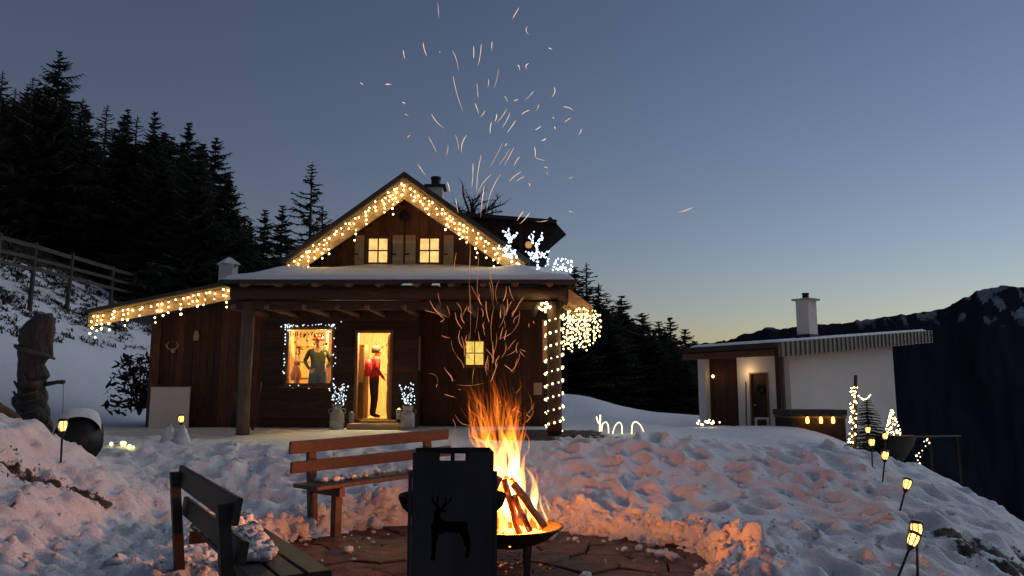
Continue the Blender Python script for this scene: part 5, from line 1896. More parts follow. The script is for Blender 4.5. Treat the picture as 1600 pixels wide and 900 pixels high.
for s in (0, 1):
    part('upright', MB().box((wx0 - .1 + s * .72, YW + 1.0, dz0), (wx0 - .051 + s * .721, YW + 1.3, dz0 + 2.0)), MAT['frame'], sh_)
lt = thing('lantern_vase', 'amber vase glowing low in the display window', 'vase', P(462, 590, YW + .6))
part('body', MB().lathe([(0, 0), (.09, 0), (.13, .12), (.08, .3), (.05, .36), (.09, .42), (.07, .42), (0, .3)], P(462, 594, YW + .62), 16), cm[1], lt, True)
part('neck_ring', MB().lathe([(.055, .35), (.07, .36), (.055, .375)], P(462, 594, YW + .62), 16), cm[3], lt, True)
gar = MB()
for k in range(40):
    x = wx0 + .08 + (wx1 - wx0 - .16) * k / 39
    z = wz1 - .1 + dr.uniform(-.05, .03)
    gar.bar((x, YW + .12, z), (x + dr.uniform(-.05, .05), YW + .12 + dr.uniform(-.02, .02), z - dr.uniform(.04, .12)), .02, .008)
tag(part('garland', gar, MAT['bush']), 'dark fir garland across the top of the display window', 'garland')
for k in range(22):
    x = wx0 + .1 + (wx1 - wx0 - .2) * dr.random()
    z = wz1 - .12 - dr.uniform(.05, .5)
    o = thing('hanging_ornament', 'small %s bauble hanging inside the display window' % cols[k % 4][0], 'ornament', (x, YW + .2, z), 'baubles hanging in the display window')
    rr_ = dr.uniform(.018, .034)
    part('bauble', MB().lathe([(0, -rr_), (rr_ * .8, -rr_ * .6), (rr_, 0), (rr_ * .7, rr_ * .7), (0, rr_)], (x, YW + .2 + dr.uniform(0, .1), z), 8), cm[k % 4], o, True)
    part('thread', MB().tube([(x, YW + .2, z + rr_), (x, YW + .2, wz1 - .05)], .003, 4), cm[3], o)
gar = MB()
for k in range(16):
    x = dx0 + .28 + .3 * k / 15
    z = dz1 - .22 - .08 * math.sin(k / 15 * 3.14)
    gar.bar((x, YW + .8, z), (x + dr.uniform(-.05, .05), YW + .8, z - dr.uniform(.03, .08)), .02, .008)
tag(part('garland', gar, MAT['bush']), 'short dark garland hanging inside the doorway', 'garland')
cab = thing('hall_cupboard', 'wooden cupboard just inside the doorway on its left', 'cupboard', (dx0 + .12, YW + .5, dz0))
part('body', MB().box((dx0 - .2, YW + .3, dz0 + .002), (dx0 + .14, YW + .9, dz1 - .3)), MAT['frame'], cab)
part('cupboard_door', MB().box((dx0 - .18, YW + .285, dz0 + .8), (dx0 + .12, YW + .299, dz1 - .35)), MAT['inner'], cab)

# ------------------------------------------------------------------ white hut
e1, e2 = Vector((0.8, 0.6, 0)), Vector((-0.6, 0.8, 0))
HA = math.atan2(0.6, 0.8)
HC = Vector((P(1235, 600, 25).x, 25, 0))               # wall corner nearest the camera
hz0 = G(HC.x - 1, 26.5) - 0.35
hut = thing('white_hut', 'white plastered hut with shallow lean-to roof and chimney on the right', 'hut', (HC.x, HC.y, hz0), rotz=HA)


def hp_(a, b, z):
    return HC + e1 * a + e2 * b + Vector((0, 0, z))


def hbox(mb, a0, a1, b0, b1, z0, z1, z0b=None, z1b=None):
    """Box in the hut's own axes; z0b/z1b give other heights at the a1 end."""
    z0b = z0 if z0b is None else z0b
    z1b = z1 if z1b is None else z1b
    return mb.hexa([hp_(a0, b0, z0), hp_(a1, b0, z0b), hp_(a1, b1, z0b), hp_(a0, b1, z0), hp_(a0, b0, z1), hp_(a1, b0, z1b), hp_(a1, b1, z1b), hp_(a0, b1, z1)])


rc = P(1217, 548, 24.0)
rA = (Vector((rc.x, rc.y, 0)) - HC).dot(e1)
rB = (Vector((rc.x, rc.y, 0)) - HC).dot(e2)
zr0 = P(1217, 534, 24).z
zr1 = P(1458, 516, 30.1).z
RL_ = 10.2


def roof_z(a):
    return zr0 + (zr1 - zr0) * (a - rA) / RL_


zw = zr0 - 0.55
W2 = 6.7
hutw = part('wall', hbox(hbox(MB(), 0, W2, 0, 0.25, hz0 - 1.5, roof_z(0) - .3, None, roof_z(W2) - .3), W2 - .25, W2, .251, 4.2, hz0 - 1.5, roof_z(W2) - .35), MAT['plaster'], hut)
# entrance face, receding to the left: plaster, door, boards
de0, de1 = 0.82, 1.55
lw = MB()
hbox(lw, 0.0, 0.25, .2505, de0, hz0 - .4, roof_z(0) - .3)
hbox(lw, 0.0, 0.25, de1, 2.05, hz0 - .4, roof_z(0) - .3)
hbox(lw, 0.0, 0.25, de0, de1, hz0 + 2.35, roof_z(0) - .3)
part('wall', lw, MAT['plaster'], hut)
dr_ = part('door', hbox(MB(), 0.1, 0.15, de0 + .06, de1 - .06, hz0 - .3, hz0 + 2.3), MAT['wall_wood_v'], hut)
part('door_frame', hbox(hbox(hbox(MB(), -.03, .2, de0, de0 + .06, hz0 - .3, hz0 + 2.35), -.03, .2, de1 - .06, de1, hz0 - .3, hz0 + 2.35), -.025, .2, de0 + .06, de1 - .06, hz0 + 2.3, hz0 + 2.349), MAT['frame'], dr_)
part('door_handle', hbox(MB(), .04, .099, de1 - .2, de1 - .08, hz0 + 1.25, hz0 + 1.29), MAT['zinc'], dr_)
part('door_wreath', MB().tube([hp_(.07, (de0 + de1) / 2 + .13 * math.cos(t * .5236), hz0 + 1.8 + .13 * math.sin(t * .5236)) for t in range(13)], .035, 6), MAT['bush'], dr_, True)
bb = 2.06
bwall = part('board_wall', hbox(MB(), .08, .2, 2.055, 3.3, hz0 - .4, roof_z(0) - .3), MAT['beam'], hut)
while bb < 3.25:
    w_ = rng.uniform(.11, .17)
    m_ = hp_(.06, bb + w_ / 2, (hz0 - .4 + roof_z(0) - .32) / 2)
    put('board', unit_box(MAT['shed_wood']), bwall, m_, (0, 0, HA), (.035 + rng.uniform(0, .02), w_ - .008, roof_z(0) - hz0 + .05))
    bb += w_
for b_, nm, mt, w_ in ((3.42, 'corner_post', MAT['plaster'], .16), (.72 - .9, 'veranda_post', MAT['wall_wood_v'], .09)):
    a_ = -.05 if b_ > 1 else -.75
    part(nm, hbox(MB(), a_ - w_, a_ + w_ * .6, b_ - w_, b_ + w_, hz0 - .6, roof_z(0) - .33), mt, hut)
pa = Vector((P(1218, 600, 24.35).x, 24.35, 0)) - HC
# roof: deck, snow, ribbed fascia
r_a0, r_a1, r_b0, r_b1 = rA, rA + RL_, rB, rB + 3.75
rf = part('roof', hbox(MB(), r_a0 + .02, r_a1 - .02, r_b0 + .05, r_b1, roof_z(r_a0) - .14, roof_z(r_a0) - .02, roof_z(r_a1) - .14, roof_z(r_a1) - .02), MAT['wall_wood_v'], hut)
sn = MB()
na, nb2 = 40, 20
for j in range(nb2):
    for i in range(na):
        a_, b_ = r_a0 + RL_ * i / (na - 1), r_b0 + .04 + (r_b1 - r_b0 - .04) * j / (nb2 - 1)
        ed = min(i, na - 1 - i, j + .0, nb2 - 1 - j)
        sn.v.append(tuple(hp_(a_, b_, roof_z(a_) - .015 + (.075 if ed > 0 else 0) + rng.uniform(0, .012))))
for j in range(nb2 - 1):
    for i in range(na - 1):
        sn.f.append((j * na + i, j * na + i + 1, (j + 1) * na + i + 1, (j + 1) * na + i))
        sn.mi.append(0)
part('roof_snow', sn, MAT['snow'], rf, True)
fz = .48
fas = part('fascia', hbox(MB(), r_a0, r_a1, r_b0 - .02, r_b0 + .03, roof_z(r_a0) - fz, roof_z(r_a0), roof_z(r_a1) - fz, roof_z(r_a1)), M('grey_metal_fascia', (0.18, 0.175, 0.155), .5, .2, 4, metal=.2), hut)
seam = M('fascia_seam', (0.145, 0.14, 0.125), .5, .2, 4, metal=.2)
k = 0
while r_a0 + .1 + k * .27 < r_a1:
    a_ = r_a0 + .1 + k * .27
    put('seam', unit_box(seam), fas, hp_(a_, r_b0 - .035, roof_z(a_) - fz / 2), (0, 0, HA), (.05, .04, fz - .03))
    k += 1
part('eave_board', hbox(MB(), r_a0 - .025, r_a0 + .015, r_b0 + .031, r_b1, roof_z(r_a0) - .17, roof_z(r_a0) - .01), MAT['beam'], hut)
part('porch_beam', hbox(MB(), -.75, -.6, r_b0 + .2, 3.8, roof_z(0) - .5, roof_z(0) - .3), MAT['frame'], hut)
part('veranda_post', MB().bar(Vector((pa.x, pa.y, hz0 - .6)) + Vector((HC.x, HC.y, 0)), Vector((pa.x, pa.y, roof_z(-.6) - .3)) + Vector((HC.x, HC.y, 0)), .16, .16, (0.8, .6, 0)), MAT['wall_wood_v'], hut)
# chimney
ca = P(1262, 526, 27.0)
cab_ = Vector((ca.x, ca.y, 0)) - HC
qa, qb = cab_.dot(e1), cab_.dot(e2)
ct = P(1262, 470, 27).z
chm = part('chimney', hbox(MB(), qa - .26, qa + .26, qb - .24, qb + .24, roof_z(qa) - .1, ct), MAT['plaster'], hut)
part('chimney_cap', hbox(MB(), qa - .36, qa + .36, qb - .34, qb + .34, ct + .001, ct + .06), MAT['chimney'], chm)
part('chimney_pot', MB().lathe([(.11, 0), (.11, .16), (.13, .17), (.13, .21), (0, .22)], hp_(qa, qb, ct + .061), 14), MAT['black'], chm)
part('chimney_flashing', hbox(MB(), qa - .29, qa + .29, qb - .27, qb + .27, roof_z(qa) - .02, roof_z(qa) + .16), MAT['tin'], chm)
# porch lamp
lb_ = P(1114, 588, 27.2)
o = thing('porch_lamp', 'small warm bulb hanging under the eave of the white hut', 'lamp', lb_)
part('bulb', octa(.055), EM('porch_bulb', (1, .62, .26), 6), o, True)
kk = [c for c in WM if c.parent is o][-1]
kk.matrix_basis = WM[kk] = Matrix.Translation(lb_)
part('cord', MB().tube([lb_ + Vector((0, 0, .05)), lb_ + Vector((0, 0, .9))], .008, 5), MAT['cable'], o)
ld = bpy.data.lights.new('porch_light', 'POINT')
ld.energy = 5 * KX
ld.color = (1, .66, .32)
ld.shadow_soft_size = .06
put('porch_light', ld, o, lb_ + Vector((.75, -1.15, 0.1)))

# tub and small things before the hut
tb = P(1270, 655, 23.2)
tub = thing('hot_tub', 'dark wooden hot tub with flat lid before the white hut', 'hot tub', tb)
tz = P(1270, 640, 23.2).z
b0_, b1_ = P(1226, 650, 23.2), P(1314, 650, 23.2)
gz = min(G(b0_.x, 23), G(b1_.x, 23)) - .3
part('side', MB().box((b0_.x + .05, 22.8, gz), (b1_.x - .05, 24.2, tz - .18)), MAT['wall_wood_v'], tub)
part('lid', MB().box((b0_.x, 22.75, tz - .17), (b1_.x, 24.25, tz)), MAT['tin'], tub)
part('rim', MB().box((b0_.x + .02, 22.77, tz - .24), (b1_.x - .02, 24.22, tz - .181)), MAT['frame'], tub)
for k, x in enumerate((1262, 1283, 1302)):
    p = P(x, 662, 22.65)
    o = thing('tub_lantern', ('left', 'middle', 'right')[k] + ' one of three small lanterns on the hot tub side', 'lantern', p, 'small lanterns by the hot tub')
    part('glow', MB().lathe([(0, 0), (.05, .02), (.055, .12), (.03, .2), (0, .22)], p, 8), MAT['lamp'], o, True)
    part('cap', MB().lathe([(.065, .2), (.03, .25), (0, .26)], p, 8), MAT['plastic'], o)
    part('hook', MB().bar(p + Vector((0, 0, .24)), (p.x, 22.8, p.z + .26), .012, .012), MAT['plastic'], o)
p0, p1 = P(1180, 673, 24.4), P(1201, 652, 24.4)
o = thing('picture_frame', 'small white frame leaning at the foot of the hut wall', 'frame', p0)
t_ = .07
part('rail', MB().box((p0.x, 24.38, p1.z - t_), (p1.x, 24.42, p1.z)).box((p0.x, 24.38, p0.z - .3), (p0.x + t_, 24.42, p1.z - t_)).box((p1.x - t_, 24.38, p0.z - .3), (p1.x, 24.42, p1.z - t_)), MAT['plaster'], o)
part('backing', MB().box((p0.x + t_, 24.4, p0.z - .3), (p1.x - t_, 24.41, p1.z - t_)), MAT['beam'], o)
for (x, y0_, y1_, d, mt, lb) in ((1166, 676, 598, 24.6, 'post', 'thin pale stake in the snow before the hut door'), (1174, 676, 640, 24.2, 'post', 'short pale post beside the hut door')):
    a_, b_ = P(x, y0_, d), P(x - .5, y1_, d)
    o = thing('wooden_stake', lb, 'stake', a_)
    part('shaft', MB().tube([a_ - Vector((0, 0, .3)), b_], [.03, .022], 8), MAT[mt], o, True)
    part('point', MB().lathe([(.022, 0), (0, .06)], b_, 8), MAT[mt], o)

# lit pole, fir tree and light cone on the crest
def fir_mesh(h, w, levels, per, seed, mat, droop=.25):
    rr = random.Random(seed)
    mb = MB()
    for i in range(levels):
        t = (i + rr.random() * .6) / levels
        z = h * (.08 + .9 * t)
        L = w * (1 - t) ** .8 + .05 * w
        for k in range(per):
            a = rr.uniform(0, 6.28)
            l_ = L * rr.uniform(.65, 1.1)
            base = Vector((0, 0, z))
            tip = Vector((l_ * math.cos(a), l_ * math.sin(a), z - droop * l_ + .12 * l_))
            sd_ = Vector((-math.sin(a), math.cos(a), 0))
            for q in (.25, .45, .62, .8, .95):
                c = base.lerp(tip, q)
                for s in (-1, 1):
                    e = c + (tip - base).normalized() * l_ * .22 + sd_ * s * l_ * .24 * (1.15 - q) + Vector((0, 0, -.05 * l_))
                    mb.add([c, c + Vector((0, 0, .03 * l_ + .01)), e], [(0, 1, 2)])
                    mb.add([c + sd_ * .012, c - sd_ * .012, e], [(0, 1, 2)])
            mb.add([base + sd_ * .02, base - sd_ * .02, tip], [(0, 1, 2)])
            mb.add([base + Vector((0, 0, .02)), base - Vector((0, 0, .02)), tip], [(0, 1, 2)])
    return mb


ft = P(1357, 675, 19.0)
ftop = P(1357, 617, 19.0)
gz = min(ft.z, G(ft.x, 19)) - .1
o = thing('fir_tree', 'young potted fir tree between the lit pole and the light cone', 'tree', (ft.x, 19, gz))
put('crown', fir_mesh(ftop.z - gz, .6, 26, 11, 3, MAT['needle']).mesh('crown', MAT['needle']), o, (ft.x, 19, gz))
part('trunk', MB().tube([(ft.x, 19, gz - .2), (ft.x, 19, ftop.z - .1)], [.04, .01], 8), MAT['bark'], o, True)
part('pot', MB().lathe([(.16, -.3), (.24, .1), (.2, .1), (0, .06)], (ft.x, 19, gz), 16), MAT['barrel'], o, True)
lp0, lp1 = P(1333, 692, 18.4), P(1337, 586, 18.4)
o = thing('lit_pole', 'dark pole wound with warm lights in front of the white hut', 'light pole', lp0)
part('pole', MB().tube([lp0 - Vector((0, 0, .5)), lp1], [.05, .04], 8), MAT['beam'], o, True)
rr = random.Random(2)
for k in range(70):
    t = rr.random() ** 1.25
    q = lp0.lerp(lp1, t * .86)
    a = rr.uniform(0, 6.28)
    put('bulb', bulb_mesh(.015, MAT['warm']), o, q + Vector((.07 * math.cos(a) - .03, .07 * math.sin(a), 0)))
fan = [lp0.lerp(lp1, .72).lerp(ftop, t) + Vector((0, -.1, -.12 * math.sin(3.14 * t))) for t in [k / 9 for k in range(10)]]
light_string('swag_lights', 'short swag of lights from the pole to the fir top', 'string lights', fan[1:], [fan], .02, EM('swag_bulb', (1, .85, .5), 5))
c0, c1 = P(1396, 679, 19.5), P(1396, 641, 19.5)
o = thing('light_cone', 'small cone-shaped tree of warm lights at the hut corner', 'light decoration', c0)
hc = c1.z - c0.z
part('frame', MB().tube([c0 - Vector((0, 0, .3)), c1], .012, 6), MAT['cable'], o)
for k in range(75):
    t = rr.random()
    a = rr.uniform(0, 6.28)
    w_ = .17 * (1 - t) + .02
    put('bulb', bulb_mesh(.014, MAT['warm']), o, c0 + Vector((w_ * math.cos(a), w_ * math.sin(a), hc * t)))
# planter below the cone, terrace rail beyond
pl = P(1394, 690, 19.5)
o = thing('stone_trough', 'dark round stone trough under the light cone', 'trough', pl)
part('body', MB().lathe([(.2, -.5), (.45, -.1), (.52, .12), (.46, .12), (0, .06)], pl, 20, 1.1, .8), MAT['rock'], o, True)
part('rim', MB().lathe([(.5, .121), (.53, .15), (.45, .15), (.44, .121)], pl, 20, 1.1, .8), MAT['rock'], o, True)
a_, b_ = P(1402, 683, 24), P(1500, 681, 26)
o = thing('terrace_rail', 'thin pale rail crossing the dark slope right of the hut', 'rail', a_)
part('top_rail', MB().bar(a_, b_, .06, .05), MAT['post'], o)
for t in (.04, .5, .96):
    q = a_.lerp(b_, t)
    part('rail_post', MB().tube([q - Vector((0, 0, .02)), Vector((q.x, q.y, min(G(q.x, q.y) - .2, q.z - .5)))], .04, 6), MAT['beam'], o)

# ------------------------------------------------------------------ statue fountain
SD = 11.3
sb = P(55, 668, SD)
sgz = min(G(sb.x, SD), sb.z) - .05
px_m = SD / FPX


def sec_pt(x, y):
    return P(x, y, SD)


# silhouette: (py, left px, right px, depth factor)
SIL = [(491, 62, 78, .6), (495, 54, 84, .8), (502, 45, 85, .9), (510, 38, 83, .95), (518, 33, 79, .95), (528, 31, 76, .95), (538, 31, 77, .95), (548, 30, 79, .95), (556, 30, 81, .9), (562, 30, 72, .8),
       (570, 29, 68, .85), (580, 29, 74, .85), (588, 29, 76, .85), (594, 30, 71, .9), (602, 30, 70, .9), (612, 29, 72, .9), (622, 28, 73, .95), (634, 27, 74, .95), (646, 26, 76, 1.0), (658, 25, 78, 1.0), (668, 24, 80, 1.0), (690, 22, 82, 1.0)]
mb = MB()
N = 72
_py = np.array([q[0] for q in SIL], float)
rows = np.linspace(491, 690, 90)
for j, py_ in enumerate(rows):
    a, b, df = [float(np.interp(py_, _py, [q[i] for q in SIL])) for i in (1, 2, 3)]
    l_, r_ = sec_pt(a, py_), sec_pt(b, py_)
    c = (l_ + r_) / 2
    hw = (r_.x - l_.x) / 2
    for k in range(N):
        th = 2 * math.pi * k / N
        cs, sn_ = math.cos(th), math.sin(th)
        gr = abs(math.sin(4.5 * th + .7)) ** .6
        if py_ > 590:                                     # slanting drapery below the belt
            g2 = abs(math.sin((py_ - 590) * .13 + 1.3 * math.sin(th * 1.5 + .5)))
            fold = .93 + .11 * g2 - .05 * gr
        elif py_ > 562:
            fold = .95 + .07 * abs(math.sin(6 * th)) ** .5
        else:
            fold = .97 + .05 * abs(math.sin(7 * th + py_ * .03)) - (.05 if 534 < py_ < 540 else 0)
        fold += .045 * (float(vnoise(np.array([k * .45]), np.array([py_ * .22]), 3)[0]) - .5)
        mb.v.append((c.x + hw * cs * fold, SD + hw * df * .85 * sn_ * fold, c.z))
nr = len(rows)
for j in range(nr - 1):
    for k in range(N):
        mb.f.append((j * N + k, (j + 1) * N + k, (j + 1) * N + (k + 1) % N, j * N + (k + 1) % N))
        mb.mi.append(0)
mb.f.append(tuple(range(N)))
mb.mi.append(0)
st = thing('wooden_statue', 'tall carved wooden statue of a hooded cloaked figure on the left bank', 'statue', (sb.x, SD, sgz))
part('body', mb, MAT['statue'], st)
# hood hanging forward, face hollow, sleeve, folds
part('hood', MB().tube([sec_pt(60, 505), sec_pt(74, 500), sec_pt(79, 515), sec_pt(76, 536), sec_pt(80, 556)], [.12, .10, .06, .05, .025], 12, flat=1.2), MAT['statue'], st, True)
part('arm', MB().tube([sec_pt(44, 586) + Vector((0, -.14, 0)), sec_pt(48, 600) + Vector((0, -.2, 0)), sec_pt(62, 602) + Vector((.0, -.2, 0)), sec_pt(72, 600) + Vector((.0, -.12, 0))], [.06, .07, .06, .045], 10), MAT['statue'], st, True)
for (a, b, c) in (((33, 612), (50, 632), (72, 622)), ((31, 630), (50, 648), (74, 640)), ((34, 596), (52, 618), (70, 612))):
    part('cloak_fold', MB().tube([sec_pt(*a) + Vector((0, -.17, 0)), sec_pt(*b) + Vector((0, -.25, 0)), sec_pt(*c) + Vector((0, -.17, 0))], [.015, .028, .015], 8), MAT['statue'], st, True)
part('hood_rim', MB().tube([sec_pt(31, 541) + Vector((0, -.1, 0)), sec_pt(44, 546) + Vector((0, -.2, 0)), sec_pt(62, 551) + Vector((0, -.2, 0)), sec_pt(78, 556) + Vector((0, -.08, 0)), sec_pt(86, 561)], [.03, .035, .035, .03, .018], 8), MAT['statue'], st, True)
part('side_knob', MB().lathe([(0, -.09), (.06, -.05), (.07, .03), (0, .1)], sec_pt(26, 625), 10), MAT['statue'], st, True)
part('spout', MB().tube([sec_pt(68, 601), sec_pt(90, 597), sec_pt(98, 597.5)], [.035, .028, .026], 8), MAT['statue'], st, True)
part('spout_end', MB().lathe([(.02, -.03), (.04, 0), (.03, .03)], sec_pt(98, 597), 8), MAT['fence'], st, True)
w0 = sec_pt(99, 599)
wm = M('thin_water', (.25, .28, .32), .15, .05, bump=0)
tag(part('water_jet', MB().tube([w0, w0 + Vector((.02, 0, -.25)), w0 + Vector((.03, 0, -.62))], .006, 5), wm, None, True), 'thin jet of water falling from the statue spout into the barrel', 'water')

bc = P(122, 686, 10.9)
brl = thing('wooden_barrel', 'black round barrel lying under the statue spout, snow on top', 'barrel', bc)
m_ = Matrix.Translation(bc) @ Matrix.Rotation(math.radians(28), 4, 'Z') @ Matrix.Rotation(math.radians(97), 4, 'X')
R_ = .30
put('body', MB().lathe([(0, -.02), (R_ * .82, -.02), (R_ * .9, .0), (R_, .04), (R_ * 1.04, .4), (R_, .8), (0, .82)], n=28).mesh('body', MAT['barrel'], True), brl, mat=m_ @ Matrix.Translation((0, 0, -.45)))
for z in (.04, .2, .62):
    put('hoop', MB().lathe([(R_ * 1.012, z), (R_ * 1.05, z + .005), (R_ * 1.055, z + .05), (R_ * 1.02, z + .055)], n=28).mesh('hoop', MAT['black'], True), brl, mat=m_ @ Matrix.Translation((0, 0, -.45)))
sc_ = MB()
ns = 16
axis = Vector((math.sin(math.radians(-28)) * -1, -math.cos(math.radians(28)), 0))
sx_ = Vector((math.cos(math.radians(28)), math.sin(math.radians(28)), 0))
ay_ = Vector((-math.sin(math.radians(28)), math.cos(math.radians(28)), 0))
for j in range(12):
    v = -.40 + .95 * j / 11
    for k in range(ns):
        th = math.radians(28 + 130 * k / (ns - 1))
        ed = min(k, ns - 1 - k) / 4
        rr = R_ * 1.03 + (.10 * min(1, ed)) * (1 if 0 < j < 11 else .1) * (1 + .25 * math.sin(j * 1.3 + k * .7))
        p = bc + ay_ * v + sx_ * rr * math.cos(th) + Vector((0, 0, rr * math.sin(th)))
        sc_.v.append(tuple(p))
for j in range(11):
    for k in range(ns - 1):
        sc_.f.append((j * ns + k, j * ns + k + 1, (j + 1) * ns + k + 1, (j + 1) * ns + k))
        sc_.mi.append(0)
part('snow_cap', sc_, MAT['snow'], brl, True)

fl0, fl1 = P(-30, 626, 9.0), P(84, 702, 9.3)
lg_ = thing('fallen_log', 'brown log lying down the bank at the foot of the statue', 'log', fl0)
lmb = MB()
lpts = [fl0.lerp(fl1, t) + Vector((0, 0, .02 * math.sin(t * 9))) for t in [k / 8 for k in range(9)]]
for q in lpts:
    q.z = min(q.z, G(q.x, q.y) + .07) if G(q.x, q.y) + .07 > q.z - .3 else q.z
lmb.tube(lpts, [.1, .11, .105, .11, .1, .1, .095, .09, .07], 10)
part('trunk', lmb, MAT['grass'], lg_, True)
part('snow', MB().tube([q + Vector((0, .03, .075)) for q in lpts[:6]], [.03, .05, .06, .05, .05, .02], 8, flat=.6), MAT['snow'], lg_, True)

# ------------------------------------------------------------------ bank edge and hillside tufts
def grass_tufts(name, spots, mat, label, h=(.06, .2), blades=7, seed=0):
    rr = random.Random(seed)
    mb = MB()
    for (x, y, z) in spots:
        for k in range(blades):
            a, l_ = rr.uniform(0, 6.28), rr.uniform(*h)
            w_ = l_ * .14
            q = Vector((x + rr.gauss(0, h[1] * .3), y + rr.gauss(0, h[1] * .3), z - .02))
            tip = q + Vector((math.cos(a) * l_ * .8, math.sin(a) * l_ * .8, l_ * rr.uniform(.25, .9)))
            sd_ = Vector((-math.sin(a), math.cos(a), 0)) * w_
            md = q.lerp(tip, .55) + Vector((0, 0, l_ * .14))
            mb.add([q - sd_, q + sd_, md + sd_ * .7, md - sd_ * .7, tip], [(0, 1, 2, 3), (3, 2, 4)])
    return tag(part(name, mb, mat), label, 'grass', kind='stuff')


gr_ = random.Random(77)
spots = []
while len(spots) < 4200:
    y = gr_.uniform(15, 36)
    x = gr_.uniform(-26, -8.5)
    z = G(x, y)
    if z < 3.3 or z > 9:
        continue
    dn = float(fbm(np.array([x * 1.3]), np.array([y * 1.3]), 3, 88)[0])
    if dn < .40 + (.1 if z < 4.2 else 0) or gr_.random() < .25:
        continue
    spots.append((x, y, z))
grass_tufts('grass_tufts', spots, M('dark_tufts', (.028, .024, .018), .9, .4, bump=0), 'dark grass tufts and stones poking through the hillside snow', (.06, .22), 7, 1)
spots = []
while len(spots) < 420:
    x = gr_.uniform(-6.2, -4.3)
    y = float(np.interp(x, [-6.2, -5.6, -5.2, -4.8, -4.4, -4.1], [7.9, 8.0, 8.05, 8.2, 8.35, 8.5])) + gr_.gauss(0, .14)
    spots.append((x, y, G(x, y)))
for (px_, py_, r_) in [(5.1, 8.85, 0.42), (4.95, 8.25, 0.4), (5.5, 8.5, 0.3), (6.2, 9.6, 0.2)]:
    for _ in range(60):
        x, y = px_ + gr_.gauss(0, r_ * .6), py_ + gr_.gauss(0, r_ * .25)
        spots.append((x, y, G(x, y)))
grass_tufts('dead_grass', spots, MAT['grass'], 'brown dead grass along the bare edges of the bank and slope', (.02, .06), 6, 2)


def rock(name, c, s, seed, label, group, flat=.7, mat=None):
    rr = np.random.RandomState(seed)
    bm = bmesh.new()
    bmesh.ops.create_icosphere(bm, subdivisions=3, radius=1)
    ph = rr.uniform(0, 6, 8)
    for v in bm.verts:
        n_ = v.co.normalized()
        k = 1 + .22 * math.sin(2.2 * n_.x * 2 + ph[0]) + .2 * math.sin(2.9 * n_.y * 2 + ph[1]) + .16 * math.sin(3 * n_.z * 2 + ph[2]) + .08 * math.sin(9 * n_.x + ph[3]) * math.sin(8 * n_.y + ph[4])
        v.co = Vector((n_.x * s * k, n_.y * s * k * .9, n_.z * s * k * flat))
    me = bpy.data.meshes.new(name)
    bm.to_mesh(me)
    bm.free()
    me.materials.append(mat or MAT['rock'])
    return tag(put(name, me, None, c, (0, 0, ph[5])), label, 'rock', group)


for k, (px_, py_, d, s, lb) in enumerate([(105, 735, 8.2, .12, 'small rock in the bank below the torch lantern'), (150, 752, 8.3, .16, 'flat dark rock at the lower tip of the bank'), (60, 697, 8.2, .16, 'earthy rock on the bank right below the statue'), (5, 828, 5.6, .07, 'dark stone at the left picture edge in the snow')]):
    p = P(px_, py_, d)
    rock('bank_rock', (p.x, d, G(p.x, d) - s * .25), s, k + 3, lb, None, .45)

# snowy bush below the eave of the lean-to
def shrub(name, label, c, rx, rz, n, seed, mat, cat='bush', leaf=.09):
    rr = random.Random(seed)
    o = thing(name, label, cat, c)
    mb = MB()
    for k in range(n):
        a, e = rr.uniform(0, 6.28), rr.uniform(-.2, 1)
        q = rr.random() ** .4
        p = Vector((c[0] + rx * q * math.cos(a) * math.cos(e * 1.2), c[1] + rx * .8 * q * math.sin(a) * math.cos(e * 1.2), c[2] + rz * q * math.sin(e * 1.5)))
        l_ = leaf * rr.uniform(.6, 1.5)
        d1 = Vector((rr.gauss(0, 1), rr.gauss(0, 1), rr.gauss(0, .6))).normalized() * l_
        d2 = Vector((rr.gauss(0, 1), rr.gauss(0, 1), rr.gauss(0, .6))).normalized() * l_ * .5
        mb.add([p - d1, p + d2, p + d1, p - d2], [(0, 1, 2, 3)])
    part('foliage', mb, mat, o)
    st_ = MB()
    for k in range(9):
        a = rr.uniform(0, 6.28)
        st_.tube([(c[0], c[1], c[2] - .3), (c[0] + rx * .5 * math.cos(a), c[1] + rx * .4 * math.sin(a), c[2] + rz * .5), (c[0] + rx * .85 * math.cos(a), c[1] + rx * .7 * math.sin(a), c[2] + rz * rr.uniform(.5, .95))], [.025, .015, .006], 5)
    part('stems', st_, MAT['bark'], o)
    return o


p = P(205, 575, 17.6)
shrub('dark_bush', 'dark overhanging bush under the left end of the lean-to roof', (p.x + .25, 17.6, G(p.x, 17.6) + .55), .75, 1.1, 700, 1, MAT['bush'])

# ------------------------------------------------------------------ hillside fence
fpx = [(-60, 352, 24.5), (0, 369, 26), (57, 384, 28), (113, 400, 30.5), (178, 420, 34), (213, 430, 36.5), (236, 437, 39), (272, 447, 42)]
fence = thing('wooden_fence', 'weathered rail fence running down the snowy hillside at the left', 'fence', P(57, 420, 28))
tops = []
for k, (x, y, d) in enumerate(fpx):
    t_ = P(x, y, d)
    g_ = G(t_.x, d)
    tops.append(t_)
    b_ = Vector((t_.x - .05, d, min(g_ - .15, t_.z - .9)))
    part('fence_post', MB().tube([b_, t_ + Vector((rng.uniform(-.04, .04), 0, .12))], [.085, .075], 8), MAT['fence'], fence)
for k in range(len(tops) - 1):
    for dz_, w_ in ((-.04, .15), (-.5, .13), (-.88, .12)):
        a_, b_ = tops[k] + Vector((0, -.1, dz_)), tops[k + 1] + Vector((0, -.1, dz_ + rng.uniform(-.04, .04)))
        part('fence_rail', MB().bar(a_, b_, .05, w_), MAT['fence'], fence)
p = P(215, 385, 44)
rock('boulder', (p.x, 44, p.z - 1.1), 1.9, 5, 'big snow-dusted boulder below the dark trees, beyond the fence', None, .95, MAT['ground'] if False else None)
bo = [o for o in WM if o.name.startswith('boulder')][-1]
me = bo.data
